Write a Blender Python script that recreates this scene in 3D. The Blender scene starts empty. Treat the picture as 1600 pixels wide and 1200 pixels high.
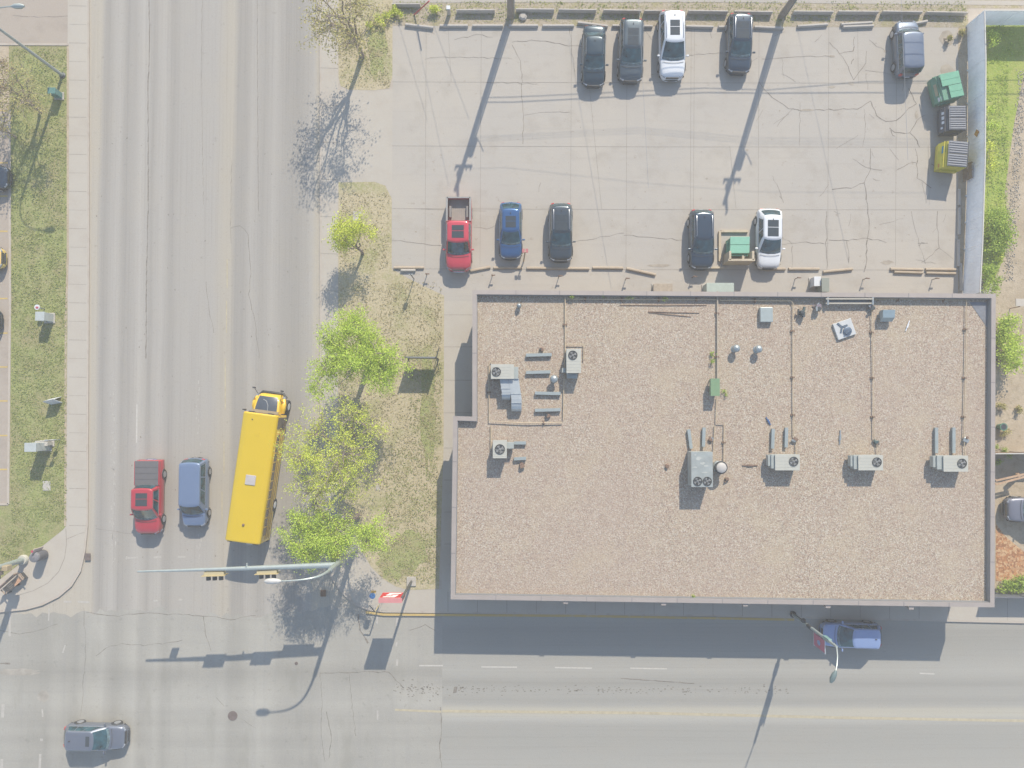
import bpy, bmesh, math, random
from mathutils import Vector, Matrix
R = math.radians
random.seed(7)
scene = bpy.context.scene
COL = scene.collection

# ------------------------------------------------------------------ camera, world, sun, exposure
H = 54.7                      # drone height (m)
F = 1121.0                    # focal length in px of a 1600 px wide frame
TILT = math.atan(35 / F)
cam_d = bpy.data.cameras.new('camera'); cam = bpy.data.objects.new('camera', cam_d); COL.objects.link(cam)
cam.location = (0, 0, H); cam.rotation_euler = (TILT, 0, 0)
cam_d.sensor_width = 36; cam_d.lens = 36 * F / 1600; cam_d.clip_end = 5000; cam_d.clip_start = .5
scene.camera = cam
SUN_EL = R(36.4); SUN_AZ = R(17.2)      # azimuth clockwise from +Y (north)
world = bpy.data.worlds.new('World'); scene.world = world; world.use_nodes = True
wn = world.node_tree; wn.nodes.clear()
sky = wn.nodes.new('ShaderNodeTexSky'); sky.sky_type = 'NISHITA'; sky.sun_disc = False
sky.sun_elevation = SUN_EL; sky.sun_rotation = SUN_AZ; sky.air_density = 1.0; sky.dust_density = .3; sky.ozone_density = 1.0
bg = wn.nodes.new('ShaderNodeBackground'); bg.inputs[1].default_value = 0.12
wo = wn.nodes.new('ShaderNodeOutputWorld')
wn.links.new(sky.outputs[0], bg.inputs[0]); wn.links.new(bg.outputs[0], wo.inputs[0])
sun_d = bpy.data.lights.new('sun', 'SUN'); sun_d.energy = 3.35; sun_d.angle = R(.5); sun_d.color = (1, .915, .77)
sun = bpy.data.objects.new('sun', sun_d); COL.objects.link(sun)
sd = Vector((math.sin(SUN_AZ) * math.cos(SUN_EL), math.cos(SUN_AZ) * math.cos(SUN_EL), math.sin(SUN_EL)))
sun.rotation_euler = (-sd).to_track_quat('-Z', 'Y').to_euler(); sun.location = sd * 100
scene.view_settings.view_transform = 'Standard'; scene.view_settings.look = 'None'
scene.view_settings.gamma = 1; scene.view_settings.exposure = 1.08
HAZE = .0014
FAC = .55                     # sunlit level-ground display value -> albedo
scene.render.engine = 'CYCLES'; scene.render.resolution_x = 1024; scene.render.resolution_y = 768
scene.cycles.max_bounces = 6; scene.cycles.volume_bounces = 1; scene.cycles.volume_step_rate = 4; scene.cycles.transparent_max_bounces = 8

def G(px, py, z=0.0):
    """world point at height z seen at photo pixel (1600x1200)"""
    x = (px - 800) / F; y = (600 - py) / F
    c, s = math.cos(TILT), math.sin(TILT)
    d = Vector((x, y * c + s, y * s - c))
    t = (z - H) / d.z
    return Vector((d.x * t, d.y * t, z))
def lin(c):
    c = c / 255.0
    return c / 12.92 if c <= .04045 else ((c + .055) / 1.055) ** 2.4
def D(r, g, b, k=1.0):
    return tuple(min(.92, lin(v) * FAC * k * w_) for v, w_ in ((r, 1.015), (g, .972), (b, .92))) + (1,)      # the blue sky light cools every surface

# ------------------------------------------------------------------ materials
MATS = {}
def pmat(name, col, rough=.6, metal=0.0, spec=.5, coat=0.0, trans=0.0, noise=0.0, nscale=3.0):
    if name in MATS: return MATS[name]
    m = bpy.data.materials.new(name); m.use_nodes = True; MATS[name] = m
    nt = m.node_tree; p = nt.nodes['Principled BSDF']
    p.inputs['Roughness'].default_value = rough; p.inputs['Metallic'].default_value = metal
    p.inputs['Specular IOR Level'].default_value = spec; p.inputs['Coat Weight'].default_value = coat
    p.inputs['Coat Roughness'].default_value = .06
    if trans: p.inputs['Transmission Weight'].default_value = trans
    if noise <= 0: noise = .06
    tc = nt.nodes.new('ShaderNodeTexCoord'); n = nt.nodes.new('ShaderNodeTexNoise')
    n.inputs['Scale'].default_value = nscale; n.inputs['Detail'].default_value = 5
    nt.links.new(tc.outputs['Object'], n.inputs['Vector'])
    mr = nt.nodes.new('ShaderNodeMapRange'); mr.inputs[1].default_value = .3; mr.inputs[2].default_value = .7
    mr.inputs[3].default_value = 1 - noise; mr.inputs[4].default_value = 1 + noise
    nt.links.new(n.outputs[0], mr.inputs[0])
    mx = nt.nodes.new('ShaderNodeVectorMath'); mx.operation = 'SCALE'
    mx.inputs[0].default_value = col[:3]; nt.links.new(mr.outputs[0], mx.inputs['Scale'])
    nt.links.new(mx.outputs[0], p.inputs['Base Color'])
    return m

def smat(name, base, layers=(), rough=.9, bump=0.0, bscale=20.0, gravel=None, ramp=None, joints=None):
    """surface material. layers: (scale xyz, noise scale, detail, lo, hi, colour, amount); ramp: (axis, [(coord, value)...]) multiplies"""
    m = bpy.data.materials.new(name); m.use_nodes = True; MATS[name] = m
    nt = m.node_tree; p = nt.nodes['Principled BSDF']; L = nt.links.new
    p.inputs['Roughness'].default_value = rough; p.inputs['Specular IOR Level'].default_value = .25
    tc = nt.nodes.new('ShaderNodeTexCoord')
    rgb = nt.nodes.new('ShaderNodeRGB'); rgb.outputs[0].default_value = base; cur = rgb.outputs[0]
    if gravel:
        sc, cols = gravel
        v = nt.nodes.new('ShaderNodeTexVoronoi'); v.inputs['Scale'].default_value = sc
        L(tc.outputs['Object'], v.inputs['Vector'])
        sp = nt.nodes.new('ShaderNodeSeparateColor'); L(v.outputs['Color'], sp.inputs[0])
        cr = nt.nodes.new('ShaderNodeValToRGB'); cr.color_ramp.interpolation = 'CONSTANT'
        els = cr.color_ramp.elements
        while len(els) < len(cols): els.new(.5)
        for i, c in enumerate(cols): els[i].position = i / len(cols); els[i].color = c
        L(sp.outputs[0], cr.inputs[0]); cur = cr.outputs[0]
    for (sv, ns, det, lo, hi, c, amt) in layers:
        mp = nt.nodes.new('ShaderNodeMapping'); mp.inputs['Scale'].default_value = sv
        mp.inputs['Location'].default_value = (random.random() * 50, random.random() * 50, 0)
        n = nt.nodes.new('ShaderNodeTexNoise'); n.inputs['Scale'].default_value = ns; n.inputs['Detail'].default_value = det
        n.inputs['Roughness'].default_value = .62
        L(tc.outputs['Object'], mp.inputs[0]); L(mp.outputs[0], n.inputs['Vector'])
        mr = nt.nodes.new('ShaderNodeMapRange'); mr.inputs[1].default_value = lo; mr.inputs[2].default_value = hi
        mr.inputs[3].default_value = 0; mr.inputs[4].default_value = amt
        L(n.outputs[0], mr.inputs[0])
        mx = nt.nodes.new('ShaderNodeMix'); mx.data_type = 'RGBA'
        L(mr.outputs[0], mx.inputs[0]); L(cur, mx.inputs[6]); mx.inputs[7].default_value = c
        cur = mx.outputs[2]
    for ax, stops in (ramp if isinstance(ramp, list) else [ramp] if ramp else []):
        sx = nt.nodes.new('ShaderNodeSeparateXYZ'); L(tc.outputs['Object'], sx.inputs[0])
        wb = nt.nodes.new('ShaderNodeTexNoise'); wb.inputs['Scale'].default_value = .05; wb.inputs['Detail'].default_value = 3
        L(tc.outputs['Object'], wb.inputs['Vector'])
        ad = nt.nodes.new('ShaderNodeMath'); ad.operation = 'MULTIPLY_ADD'; L(wb.outputs[0], ad.inputs[0]); ad.inputs[1].default_value = .5
        L(sx.outputs[ax], ad.inputs[2])
        lo, hi = stops[0][0] + .25, stops[-1][0] + .25
        mr = nt.nodes.new('ShaderNodeMapRange'); mr.inputs[1].default_value = lo; mr.inputs[2].default_value = hi
        L(ad.outputs[0], mr.inputs[0])
        cr = nt.nodes.new('ShaderNodeValToRGB'); els = cr.color_ramp.elements
        while len(els) < len(stops): els.new(.5)
        for i, (x, c) in enumerate(stops):
            els[i].position = (x + .25 - lo) / (hi - lo); els[i].color = c
        L(mr.outputs[0], cr.inputs[0])
        mx = nt.nodes.new('ShaderNodeMix'); mx.data_type = 'RGBA'; mx.blend_type = 'MULTIPLY'; mx.inputs[0].default_value = 1
        L(cur, mx.inputs[6]); L(cr.outputs[0], mx.inputs[7]); cur = mx.outputs[2]
    L(cur, p.inputs['Base Color'])
    if bump:
        n = nt.nodes.new('ShaderNodeTexNoise'); n.inputs['Scale'].default_value = bscale; n.inputs['Detail'].default_value = 3
        L(tc.outputs['Object'], n.inputs['Vector'])
        b = nt.nodes.new('ShaderNodeBump'); b.inputs['Strength'].default_value = bump; b.inputs['Distance'].default_value = .05
        L(n.outputs[0], b.inputs['Height']); L(b.outputs[0], p.inputs['Normal'])
    return m

# ------------------------------------------------------------------ mesh builder
class MB:
    def __init__(s): s.v = []; s.f = []; s.m = []; s.mi = 0
    def face(s, pts):
        n = len(s.v); s.v += [Vector(p) for p in pts]; s.f.append(list(range(n, n + len(pts)))); s.m.append(s.mi)
    def mesh(s, vs, fs):
        n = len(s.v); s.v += [Vector(p) for p in vs]
        for f in fs: s.f.append([n + i for i in f]); s.m.append(s.mi)
    def box(s, c, d, rz=0, top=1.0, M=None):
        """box centred at c (z = centre), d = full sizes; top scales the upper face"""
        vs = []
        for z in (-.5, .5):
            k = top if z > 0 else 1
            for x, y in ((-.5, -.5), (.5, -.5), (.5, .5), (-.5, .5)):
                p = Vector((x * d[0] * k, y * d[1] * k, z * d[2]))
                if M is not None: p = M @ p
                if rz: p = Matrix.Rotation(rz, 3, 'Z') @ p
                vs.append(p + Vector(c))
        s.mesh(vs, [(3, 2, 1, 0), (4, 5, 6, 7), (0, 1, 5, 4), (1, 2, 6, 5), (2, 3, 7, 6), (3, 0, 4, 7)])
        return s
    def beam(s, a, b, w, h):
        """box beam from a to b (centre line)"""
        a, b = Vector(a), Vector(b); d = b - a; q = d.to_track_quat('Y', 'Z').to_matrix()
        s.box((a + b) / 2, (w, d.length, h), M=q); return s
    def tube(s, pts, r, n=8, cap=True):
        pts = [Vector(p) for p in pts]; rs = r if isinstance(r, (list, tuple)) else [r] * len(pts)
        base = len(s.v); up = Vector((0, 0, 1)); prev = None
        for i, p in enumerate(pts):
            t = (pts[min(i + 1, len(pts) - 1)] - pts[max(i - 1, 0)]).normalized()
            if prev is None:
                a = t.cross(up if abs(t.z) < .95 else Vector((1, 0, 0))).normalized()
            else:
                a = (prev - t * prev.dot(t)).normalized()
            prev = a; b = t.cross(a)
            for k in range(n):
                an = 2 * math.pi * k / n
                s.v.append(p + (a * math.cos(an) + b * math.sin(an)) * rs[i])
        for i in range(len(pts) - 1):
            for k in range(n):
                k2 = (k + 1) % n
                s.f.append([base + i * n + k, base + i * n + k2, base + (i + 1) * n + k2, base + (i + 1) * n + k]); s.m.append(s.mi)
        if cap:
            s.f.append([base + k for k in range(n)][::-1]); s.m.append(s.mi)
            s.f.append([base + (len(pts) - 1) * n + k for k in range(n)]); s.m.append(s.mi)
        return s
    def lathe(s, c, prof, n=20):
        base = len(s.v); c = Vector(c)
        for (r, z) in prof:
            for k in range(n):
                an = 2 * math.pi * k / n; s.v.append(c + Vector((r * math.cos(an), r * math.sin(an), z)))
        for i in range(len(prof) - 1):
            for k in range(n):
                k2 = (k + 1) % n
                s.f.append([base + i * n + k, base + i * n + k2, base + (i + 1) * n + k2, base + (i + 1) * n + k]); s.m.append(s.mi)
        s.f.append([base + k for k in range(n)][::-1]); s.m.append(s.mi)
        s.f.append([base + (len(prof) - 1) * n + k for k in range(n)]); s.m.append(s.mi)
        return s
    def prism(s, poly, z0, z1):
        n = len(poly); vs = [Vector((p[0], p[1], z0)) for p in poly] + [Vector((p[0], p[1], z1)) for p in poly]
        a = sum(poly[i][0] * poly[(i + 1) % n][1] - poly[(i + 1) % n][0] * poly[i][1] for i in range(n))
        top = [n + i for i in range(n)]; bot = list(range(n))[::-1]; sides = [[i, (i + 1) % n, n + (i + 1) % n, n + i] for i in range(n)]
        fs = [top, bot] + sides
        if a < 0: fs = [f[::-1] for f in fs]
        s.mesh(vs, fs); return s
    def strip(s, pts, w, z):
        """flat ribbon along pts (world xy); w number or list"""
        for i in range(len(pts) - 1):
            a, b = Vector(pts[i][:2]), Vector(pts[i + 1][:2]); d = b - a
            if d.length < 1e-6: continue
            n = Vector((-d.y, d.x)).normalized() * (w / 2)
            s.face([(a.x - n.x, a.y - n.y, z), (b.x - n.x, b.y - n.y, z), (b.x + n.x, b.y + n.y, z), (a.x + n.x, a.y + n.y, z)])
        return s
    def build(s, name, mats, parent=None, smooth=False, origin=None, local=False, bevel=0, subsurf=0, angle=35):
        me = bpy.data.meshes.new(name)
        vs = s.v
        if not local:
            if parent is not None:
                o = parent.location; rz = parent.rotation_euler.z
                if parent.parent is not None: o = o + parent.parent.location; rz += parent.parent.rotation_euler.z
                Rm = Matrix.Rotation(-rz, 3, 'Z'); vs = [Rm @ (v - o) for v in vs]
            elif origin is not None: vs = [v - Vector(origin) for v in vs]
        me.from_pydata([tuple(v) for v in vs], [], s.f)
        if not isinstance(mats, (list, tuple)): mats = [mats]
        for m in mats: me.materials.append(m)
        me.polygons.foreach_set('material_index', s.m)
        if smooth:
            me.polygons.foreach_set('use_smooth', [True] * len(me.polygons))
            if not subsurf: me.set_sharp_from_angle(angle=R(angle))
        me.update()
        ob = bpy.data.objects.new(name, me); COL.objects.link(ob)
        if parent is not None: ob.parent = parent
        elif origin is not None: ob.location = Vector(origin)
        if bevel:
            b = ob.modifiers.new('bevel', 'BEVEL'); b.width = bevel; b.segments = 2; b.limit_method = 'ANGLE'
        if subsurf:
            b = ob.modifiers.new('sub', 'SUBSURF'); b.levels = subsurf; b.render_levels = subsurf
        return ob
def tag(o, label=None, cat=None, group=None, kind=None):
    if label: o['label'] = label
    if cat: o['category'] = cat
    if group: o['group'] = group
    if kind: o['kind'] = kind
    return o
def thing(name, loc, label, cat, group=None, rz=0):
    o = bpy.data.objects.new(name, None); COL.objects.link(o); o.empty_display_size = .3
    o.location = loc; o.rotation_euler = (0, 0, rz); return tag(o, label, cat, group)
def children(o): return [c for c in bpy.data.objects if c.parent is o]
def copy_tree(o, loc, rz, label, group=None, mat=None):
    def rec(s, par):
        c = s.copy(); COL.objects.link(c)
        if par is not None: c.parent = par
        for ch in children(s): rec(ch, c)
        return c
    r = rec(o, None); r.location = loc; r.rotation_euler.z = rz; r['label'] = label
    if group: r['group'] = group
    return r
def g2(pts, z=0): return [tuple(G(x, y, z)[:2]) for x, y in pts]

# common materials
CONC = pmat('concrete', D(208, 204, 197), .9, noise=.08, nscale=2)
CONCD = pmat('old_concrete', D(196, 184, 168), .9, noise=.15, nscale=4)
GALV = pmat('galvanised_steel', D(190, 202, 208), .4, metal=.5, noise=.08)
DARKM = pmat('dark_metal', (.05, .055, .06, 1), .5, metal=.3)
RUST = pmat('rusty_metal', (.16, .10, .07, 1), .8, noise=.25, nscale=8)
BLACK = pmat('black_plastic', (.03, .032, .035, 1), .55)
RUBBER = pmat('rubber', (.03, .03, .032, 1), .85)
WHITE = pmat('white_paint', (.52, .53, .54, 1), .45)
GLASS = pmat('car_glass', (.016, .05, .064, 1), .05, spec=.8, noise=.7, nscale=2.2)  # mottled teal stands in for reflections in the car windows
CHROME = pmat('chrome', (.6, .61, .63, 1), .2, metal=1)
ALLOY = pmat('alloy', (.42, .43, .45, 1), .35, metal=.7)
REDL = pmat('tail_lamp_red', (.45, .03, .03, 1), .2, coat=.6)
CLEAR = pmat('lamp_lens', (.22, .24, .27, 1), .12, spec=.6)
WOOD = pmat('wood_brown', (.22, .13, .08, 1), .8, noise=.25, nscale=6)
TAN = pmat('tan_pipe', D(218, 200, 170), .6, noise=.1)
# ------------------------------------------------------------------ setting: ground, roads, blocks
def rampx(lst, ref=190, tint=None):
    out = []
    for it in lst:
        px, v = it[0], 191 + (it[1] - 191) * 1.12; k = lin(v) / lin(ref); t = it[2] if len(it) > 2 else (1, 1, 1)
        out.append((G(px, 600)[0], (min(1, k * .785 * t[0]), min(1, k * .8 * t[1]), min(1, k * .8 * t[2]), 1)))
    return (0, out)
def rampy(lst, ref=190):
    out = []
    for it in lst:
        py, v = it[0], it[1] + 2; k = lin(v) / lin(ref); t = it[2] if len(it) > 2 else (1, 1, 1)
        out.append((G(800, py)[1], (k * .785 * t[0], k * .8 * t[1], k * .8 * t[2], 1)))
    return (1, sorted(out))
TANT = (1.03, 1.0, .93)
road_m = smat('asphalt_road', tuple(c * 1.25 for c in D(191, 187, 183)[:3]) + (1,),
    layers=[((1, 1, 1), .35, 4, .45, .7, D(198, 192, 184, 1.2), .5), ((6, .06, 1), 1.2, 4, .5, .75, D(172, 168, 166, 1.2), .5),
            ((1, 1, 1), 2.2, 6, .62, .72, D(160, 158, 154, 1.2), .5), ((1, 1, 1), 9, 4, .5, .8, D(215, 212, 205, 1.2), .35), ((1, 1, 1), 7, 5, .58, .72, D(150, 147, 142, 1.2), .35)],
    ramp=rampx([(140, 200, TANT), (148, 199, TANT), (154, 186), (160, 180), (172, 193), (180, 196), (190, 181), (205, 188), (216, 199), (228, 188), (233, 181), (238, 190),
        (250, 196), (264, 181), (276, 190), (300, 192), (330, 193), (348, 196, TANT), (358, 197, TANT), (366, 181), (380, 182), (390, 194), (408, 183),
        (424, 194), (442, 183), (462, 180), (478, 188), (486, 195), (492, 200, TANT), (500, 200, TANT)]), bump=.15, bscale=12)
cross_m = smat('asphalt_cross_street', tuple(c * 1.25 for c in D(188, 187, 183)[:3]) + (1,),
    layers=[((.06, 6, 1), 1.0, 4, .5, .75, D(174, 172, 168, 1.2), .45), ((1, 1, 1), .4, 4, .45, .7, D(195, 191, 184, 1.2), .4),
            ((1, 1, 1), 9, 4, .5, .8, D(212, 210, 204, 1.2), .3), ((1, 1, 1), 7, 5, .58, .72, D(150, 147, 142, 1.2), .3)],
    ramp=rampy([(965, 190), (985, 176), (1005, 176), (1030, 184), (1048, 191), (1058, 184), (1068, 175), (1076, 183), (1086, 184), (1094, 178), (1102, 186),
        (1108, 200, TANT), (1116, 202, TANT), (1124, 196), (1134, 182), (1155, 180), (1185, 184), (1215, 190), (1240, 180), (1290, 190)]), bump=.15, bscale=12)
IRX = [(-60, 190), (20, 192), (60, 184), (80, 181), (96, 191), (125, 183), (135, 190), (150, 194), (165, 198), (176, 187), (188, 181), (200, 189), (216, 198), (225, 186), (240, 189), (250, 195), (262, 183), (276, 191), (330, 193), (352, 194), (366, 184), (384, 186), (395, 193), (408, 196), (424, 193), (445, 186), (470, 187), (492, 184), (510, 192), (560, 188), (640, 192), (700, 190)]
IRY = [(940, 191), (985, 190), (1030, 190), (1042, 184), (1050, 179), (1060, 183), (1072, 189), (1085, 194), (1100, 196), (1112, 190), (1128, 186), (1140, 191), (1158, 184), (1172, 190), (1190, 186), (1215, 190)]
inter_m = smat('asphalt_intersection', tuple(min(.9, c * 1.50) for c in D(194, 190, 184)[:3]) + (1,),
    layers=[((1, 1, 1), .22, 5, .42, .68, D(178, 175, 171, 1.56), .7), ((.08, 2, 1), 1, 4, .5, .75, D(176, 173, 170, 1.56), .5),
            ((2.5, .07, 1), 1, 4, .5, .72, D(178, 175, 173, 1.56), .5), ((1, 1, 1), 1.6, 6, .6, .7, D(158, 156, 151, 1.56), .5), ((1, 1, 1), 9, 4, .5, .8, D(214, 211, 205, 1.56), .35), ((1, 1, 1), 7, 5, .58, .72, D(150, 147, 142, 1.56), .35), ((1, .3, 1), .6, 6, .55, .68, D(170, 167, 160, 1.56), .5)], bump=.15, bscale=12, ramp=[rampx(IRX), rampy(IRY)])
crack_m = pmat('crack_seal', D(144, 138, 131), .8, noise=.3, nscale=5)
joint_m = pmat('pavement_joint', D(164, 159, 152), .9, noise=.2, nscale=5)
stain_m = pmat('crack_dirt', D(168, 155, 140), .95, noise=.3, nscale=3)
ywl = pmat('worn_yellow_line', D(206, 197, 172), .8, noise=.12, nscale=3)
whl = pmat('worn_white_line', D(218, 216, 211), .8, noise=.1, nscale=6)
whl2 = pmat('faded_white_line', D(204, 201, 196), .8, noise=.12, nscale=5)
dirt_m = smat('dirt', D(214, 200, 178), layers=[((1, 1, 1), .5, 6, .4, .65, D(186, 170, 146), .7), ((1, 1, 1), 3.5, 5, .5, .7, D(168, 156, 132), .6), ((1, 1, 1), 9, 3, .55, .75, D(222, 214, 198), .6)], bump=.5, bscale=9)
verge_m = smat('weedy_gravel', D(196, 186, 168), layers=[((1, 1, 1), 1.2, 6, .5, .62, D(176, 172, 122), .7), ((1, 1, 1), 6, 4, .5, .66, D(158, 148, 126), .7), ((1, 1, 1), 10, 3, .55, .7, D(224, 218, 205), .8)], bump=.6, bscale=9)
grass_m = smat('lawn_green', D(172, 182, 118), layers=[((1, 1, 1), .45, 5, .42, .6, D(178, 168, 132), .8), ((1, 1, 1), 1.4, 5, .48, .66, D(136, 150, 88), .7),
    ((1, 1, 1), 5.5, 4, .48, .64, D(194, 190, 146), .55), ((1, 1, 1), 8, 3, .5, .68, D(112, 124, 72), .65)], bump=.7, bscale=8)
grassdry_m = smat('lawn_dry', D(214, 203, 172), layers=[((1, 1, 1), .35, 5, .5, .64, D(170, 176, 118), .8), ((1, 1, 1), 1.6, 5, .5, .68, D(178, 174, 128), .6),
    ((1, 1, 1), 5.5, 4, .46, .62, D(222, 212, 186), .6), ((1, 1, 1), 8, 3, .5, .66, D(160, 152, 118), .5)], bump=.45, bscale=8)
walk_m = smat('sidewalk_concrete', D(211, 206, 197), layers=[((1, 1, 1), .5, 5, .45, .7, D(202, 194, 184), .6), ((1, 1, 1), 6, 5, .5, .75, D(218, 214, 207), .4)])
lot_m = smat('lot_concrete', D(204, 200, 194), layers=[((1, 1, 1), .16, 5, .42, .65, D(212, 206, 196), .7), ((1, 1, 1), .5, 6, .52, .72, D(188, 182, 173), .6),
    ((.25, 4, 1), .6, 5, .55, .75, D(193, 188, 181), .45), ((1, 1, 1), 2.2, 6, .64, .72, D(172, 162, 150), .5), ((1, 1, 1), 9, 4, .5, .8, D(216, 213, 207), .4)], bump=.1, bscale=10)
curb_m = smat('kerb_concrete', D(212, 204, 194), layers=[((1, 1, 1), 1.5, 5, .5, .7, D(190, 178, 164), .5)])
ykerb_m = smat('yellow_kerb_paint', D(222, 196, 132), layers=[((1, 1, 1), 2.5, 5, .5, .66, D(212, 198, 170), .8)])
lotl_m = smat('asphalt_side_lot', D(196, 186, 176), layers=[((1, 1, 1), .6, 5, .5, .7, D(178, 168, 158), .6), ((1, 1, 1), 8, 4, .5, .75, D(210, 203, 194), .4)])
mulch_m = smat('orange_mulch', D(206, 160, 120), gravel=(7, [D(214, 160, 116), D(192, 140, 100), D(226, 190, 150), D(176, 130, 96), D(208, 168, 130)]), bump=.6, bscale=9)

def struct(mb, name, mats): return tag(mb.build(name, mats), kind='structure')
g = MB(); g.face([(-600, -600, -.03), (600, -600, -.03), (600, 600, -.03), (-600, 600, -.03)]); struct(g, 'ground', dirt_m)

def poly_sheet(mb, pts, z, h=.0):
    mb.face([(p[0], p[1], z) for p in (pts if sum(pts[i][0] * pts[(i + 1) % len(pts)][1] - pts[(i + 1) % len(pts)][0] * pts[i][1] for i in range(len(pts))) > 0 else pts[::-1])])
def px_poly(mb, pts, z): poly_sheet(mb, g2(pts, z), z)

# main road (north - south), markings and cracks in the same mesh
def wob(pts, amp, n=6, seed=0):
    rr = random.Random(seed); out = []
    for i in range(len(pts) - 1):
        a, b = pts[i], pts[i + 1]; L = math.hypot(b[0] - a[0], b[1] - a[1])
        nx, ny = -(b[1] - a[1]) / max(L, 1e-6), (b[0] - a[0]) / max(L, 1e-6)
        k = max(2, int(L / 7))
        for j in range(k):
            t = j / k; o = rr.uniform(-amp, amp) if (i or j) else 0
            out.append((a[0] + (b[0] - a[0]) * t + nx * o, a[1] + (b[1] - a[1]) * t + ny * o))
    out.append(pts[-1]); return out
def crack(mb, pts, w=.04, amp=1.2, z=.01, seed=None):
    seed = int(pts[0][0] * 7 + pts[0][1] * 3) if seed is None else seed
    w2 = wob(pts, amp, seed=seed); rr = random.Random(seed)
    q = g2(w2, z)
    for i in range(len(q) - 1): mb.strip(q[i:i + 2], w * rr.uniform(.5, 1.4), z + i * 1e-5)
mr = MB()
px_poly(mr, [(60, -900), (560, -900), (680, 953), (680, 975), (-90, 975)], 0)
mr.mi = 1
crack(mr, [(232, -40), (234, 60), (231, 150), (232, 300), (229, 430), (228, 560)], .06, .5, .004)
crack(mr, [(316, -20), (315, 130), (318, 320)], .02, .7, .004)
crack(mr, [(362, 250), (360, 360), (361, 380)], .025, .6, .004)
crack(mr, [(361, 356), (376, 352), (388, 366), (392, 420), (389, 460), (398, 500), (405, 560)], .03, 1.2, .004)
crack(mr, [(322, 440), (326, 480), (334, 520)], .025, .8, .004)
crack(mr, [(402, 0), (403, 200), (404, 330)], .03, .6, .004)
crack(mr, [(150, 826), (175, 830), (205, 834)], .02, .8, .004)
mr.mi = 2
for x, y0, y1 in ((214, 632, 692), (198, 869, 874)): mr.strip(g2([(x, y0), (x - .5, y1)]), .1, .006)
mr.mi = 3
for x, y0, y1 in ((355, 405, 450), (354, 470, 520), (352, 560, 640), (347, 768, 812), (350, 690, 740)): mr.strip(g2([(x, y0), (x, y1)]), .09, .006)
mr.mi = 4
for a, b in (((198, 872), (216, 871)), ((240, 871), (252, 870)), ((278, 870), (290, 870)), ((100, 940), (112, 940)), ((122, 940), (140, 941)), ((240, 939), (246, 938)), ((279, 937), (285, 937))):
    mr.strip(g2([a, b]), .14, .006)
rr = random.Random(3)
for i in range(120):      # worn white flecks in the wheel lanes
    x = rr.choice((176, 177, 310)) + rr.gauss(0, 2); y = rr.uniform(590, 880); s = rr.uniform(.03, .12)
    p = G(x, y); mr.strip([(p.x, p.y), (p.x + rr.uniform(-.03, .03), p.y - s * rr.uniform(1, 3))], s * .7, .005)
mr.mi = 1
for i in range(60):
    x = rr.uniform(150, 480); y = rr.uniform(200, 900); s = rr.uniform(.04, .1)
    p = G(x, y); mr.strip([(p.x, p.y), (p.x + rr.uniform(-.06, .06), p.y - s * 1.3)], s * .7, .005)
struct(mr, 'main_road', [road_m, crack_m, whl, ywl, whl2])

# intersection
it = MB()
_rs = random.Random(8); px_poly(it, [(-2200, 955)] + [(x, 955 + _rs.uniform(-4, 7) + 5 * math.sin(x * .021)) for x in range(-60, 600, 9)] + [(620, 955), (691, 955), (691, 3200), (-2200, 3200)], .002)
it.mi = 1
crack(it, [(135, 957), (185, 963), (225, 957), (270, 960), (318, 962), (360, 968), (400, 962)], .04, 1.2, .004)
crack(it, [(150, 1025), (165, 1012), (190, 1006), (225, 1008), (260, 1005), (285, 1000)], .03, 1, .004)
crack(it, [(318, 962), (321, 990), (330, 1018)], .04, .6, .004)
crack(it, [(0, 985), (30, 990), (60, 985), (90, 975)], .03, 1, .004)
crack(it, [(-10, 1037), (16, 1037)], .12, .4, .004)
crack(it, [(500, 1050), (503, 1090), (502, 1150), (508, 1190)], .03, .8, .004)
crack(it, [(545, 1050), (550, 1100), (556, 1150)], .03, 1, .004)
crack(it, [(500, 1052), (560, 1050), (608, 1050), (630, 1075)], .05, 1, .004)
crack(it, [(688, 1105), (690, 1130), (687, 1170), (690, 1200)], .06, .8, .004)
crack(it, [(510, 1112), (518, 1150), (514, 1185)], .05, .8, .004)
crack(it, [(338, 1090), (350, 1103)], .03, .4, .004); crack(it, [(375, 1122), (400, 1138)], .02, .4, .004)
crack(it, [(560, 960), (562, 985), (575, 1005)], .1, .8, .004)
crack(it, [(640, 985), (665, 975), (680, 985)], .04, 1.5, .004)
crack(it, [(131, 950), (134, 1020), (128, 1100), (125, 1120)], .03, 1, .004)
rr = random.Random(5)
for i in range(90):
    x = rr.gauss(655, 25); y = rr.gauss(1078, 6); s = rr.uniform(.04, .14)
    if x < 688:
        p = G(x, y); it.strip([(p.x, p.y), (p.x + s, p.y - rr.uniform(0, .05))], s * .6, .005)
it.mi = 4
for px, py, w, h in ((30, 1050, 70, 12), (68, 1088, 22, 18)):   # asphalt patches with an uneven rim
    c = G(px, py); n = 26
    pts = [(c.x + math.cos(a) * w / 41 * rr.uniform(.75, 1.1), c.y + math.sin(a) * h / 41 * rr.uniform(.75, 1.1)) for a in [2 * math.pi * k / n for k in range(n)]]
    poly_sheet(it, pts, .003 + px * 1e-6)
it.mi = 2
for (a, b, w) in (((16, 950), (15, 994), .17), ((77, 950), (76, 970), .1), ((5, 1100), (4, 1121), .22), ((66, 1108), (67, 1120), .12), ((63, 1178), (62, 1200), .18), ((3, 1186), (2, 1215), .2),
                  ((65, 1154), (65, 1158), .22), ((590, 955), (589, 975), .12), ((621, 965), (620, 978), .18), ((621, 1030), (620, 1040), .16), ((620, 1003), (619, 1010), .12), ((590, 1110), (590, 1125), .12), ((497, 990), (494, 1005), .1), ((102, 1008), (98, 1020), .1)):
    it.strip(g2([a, b]), w, .006)
it.mi = 3
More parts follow.
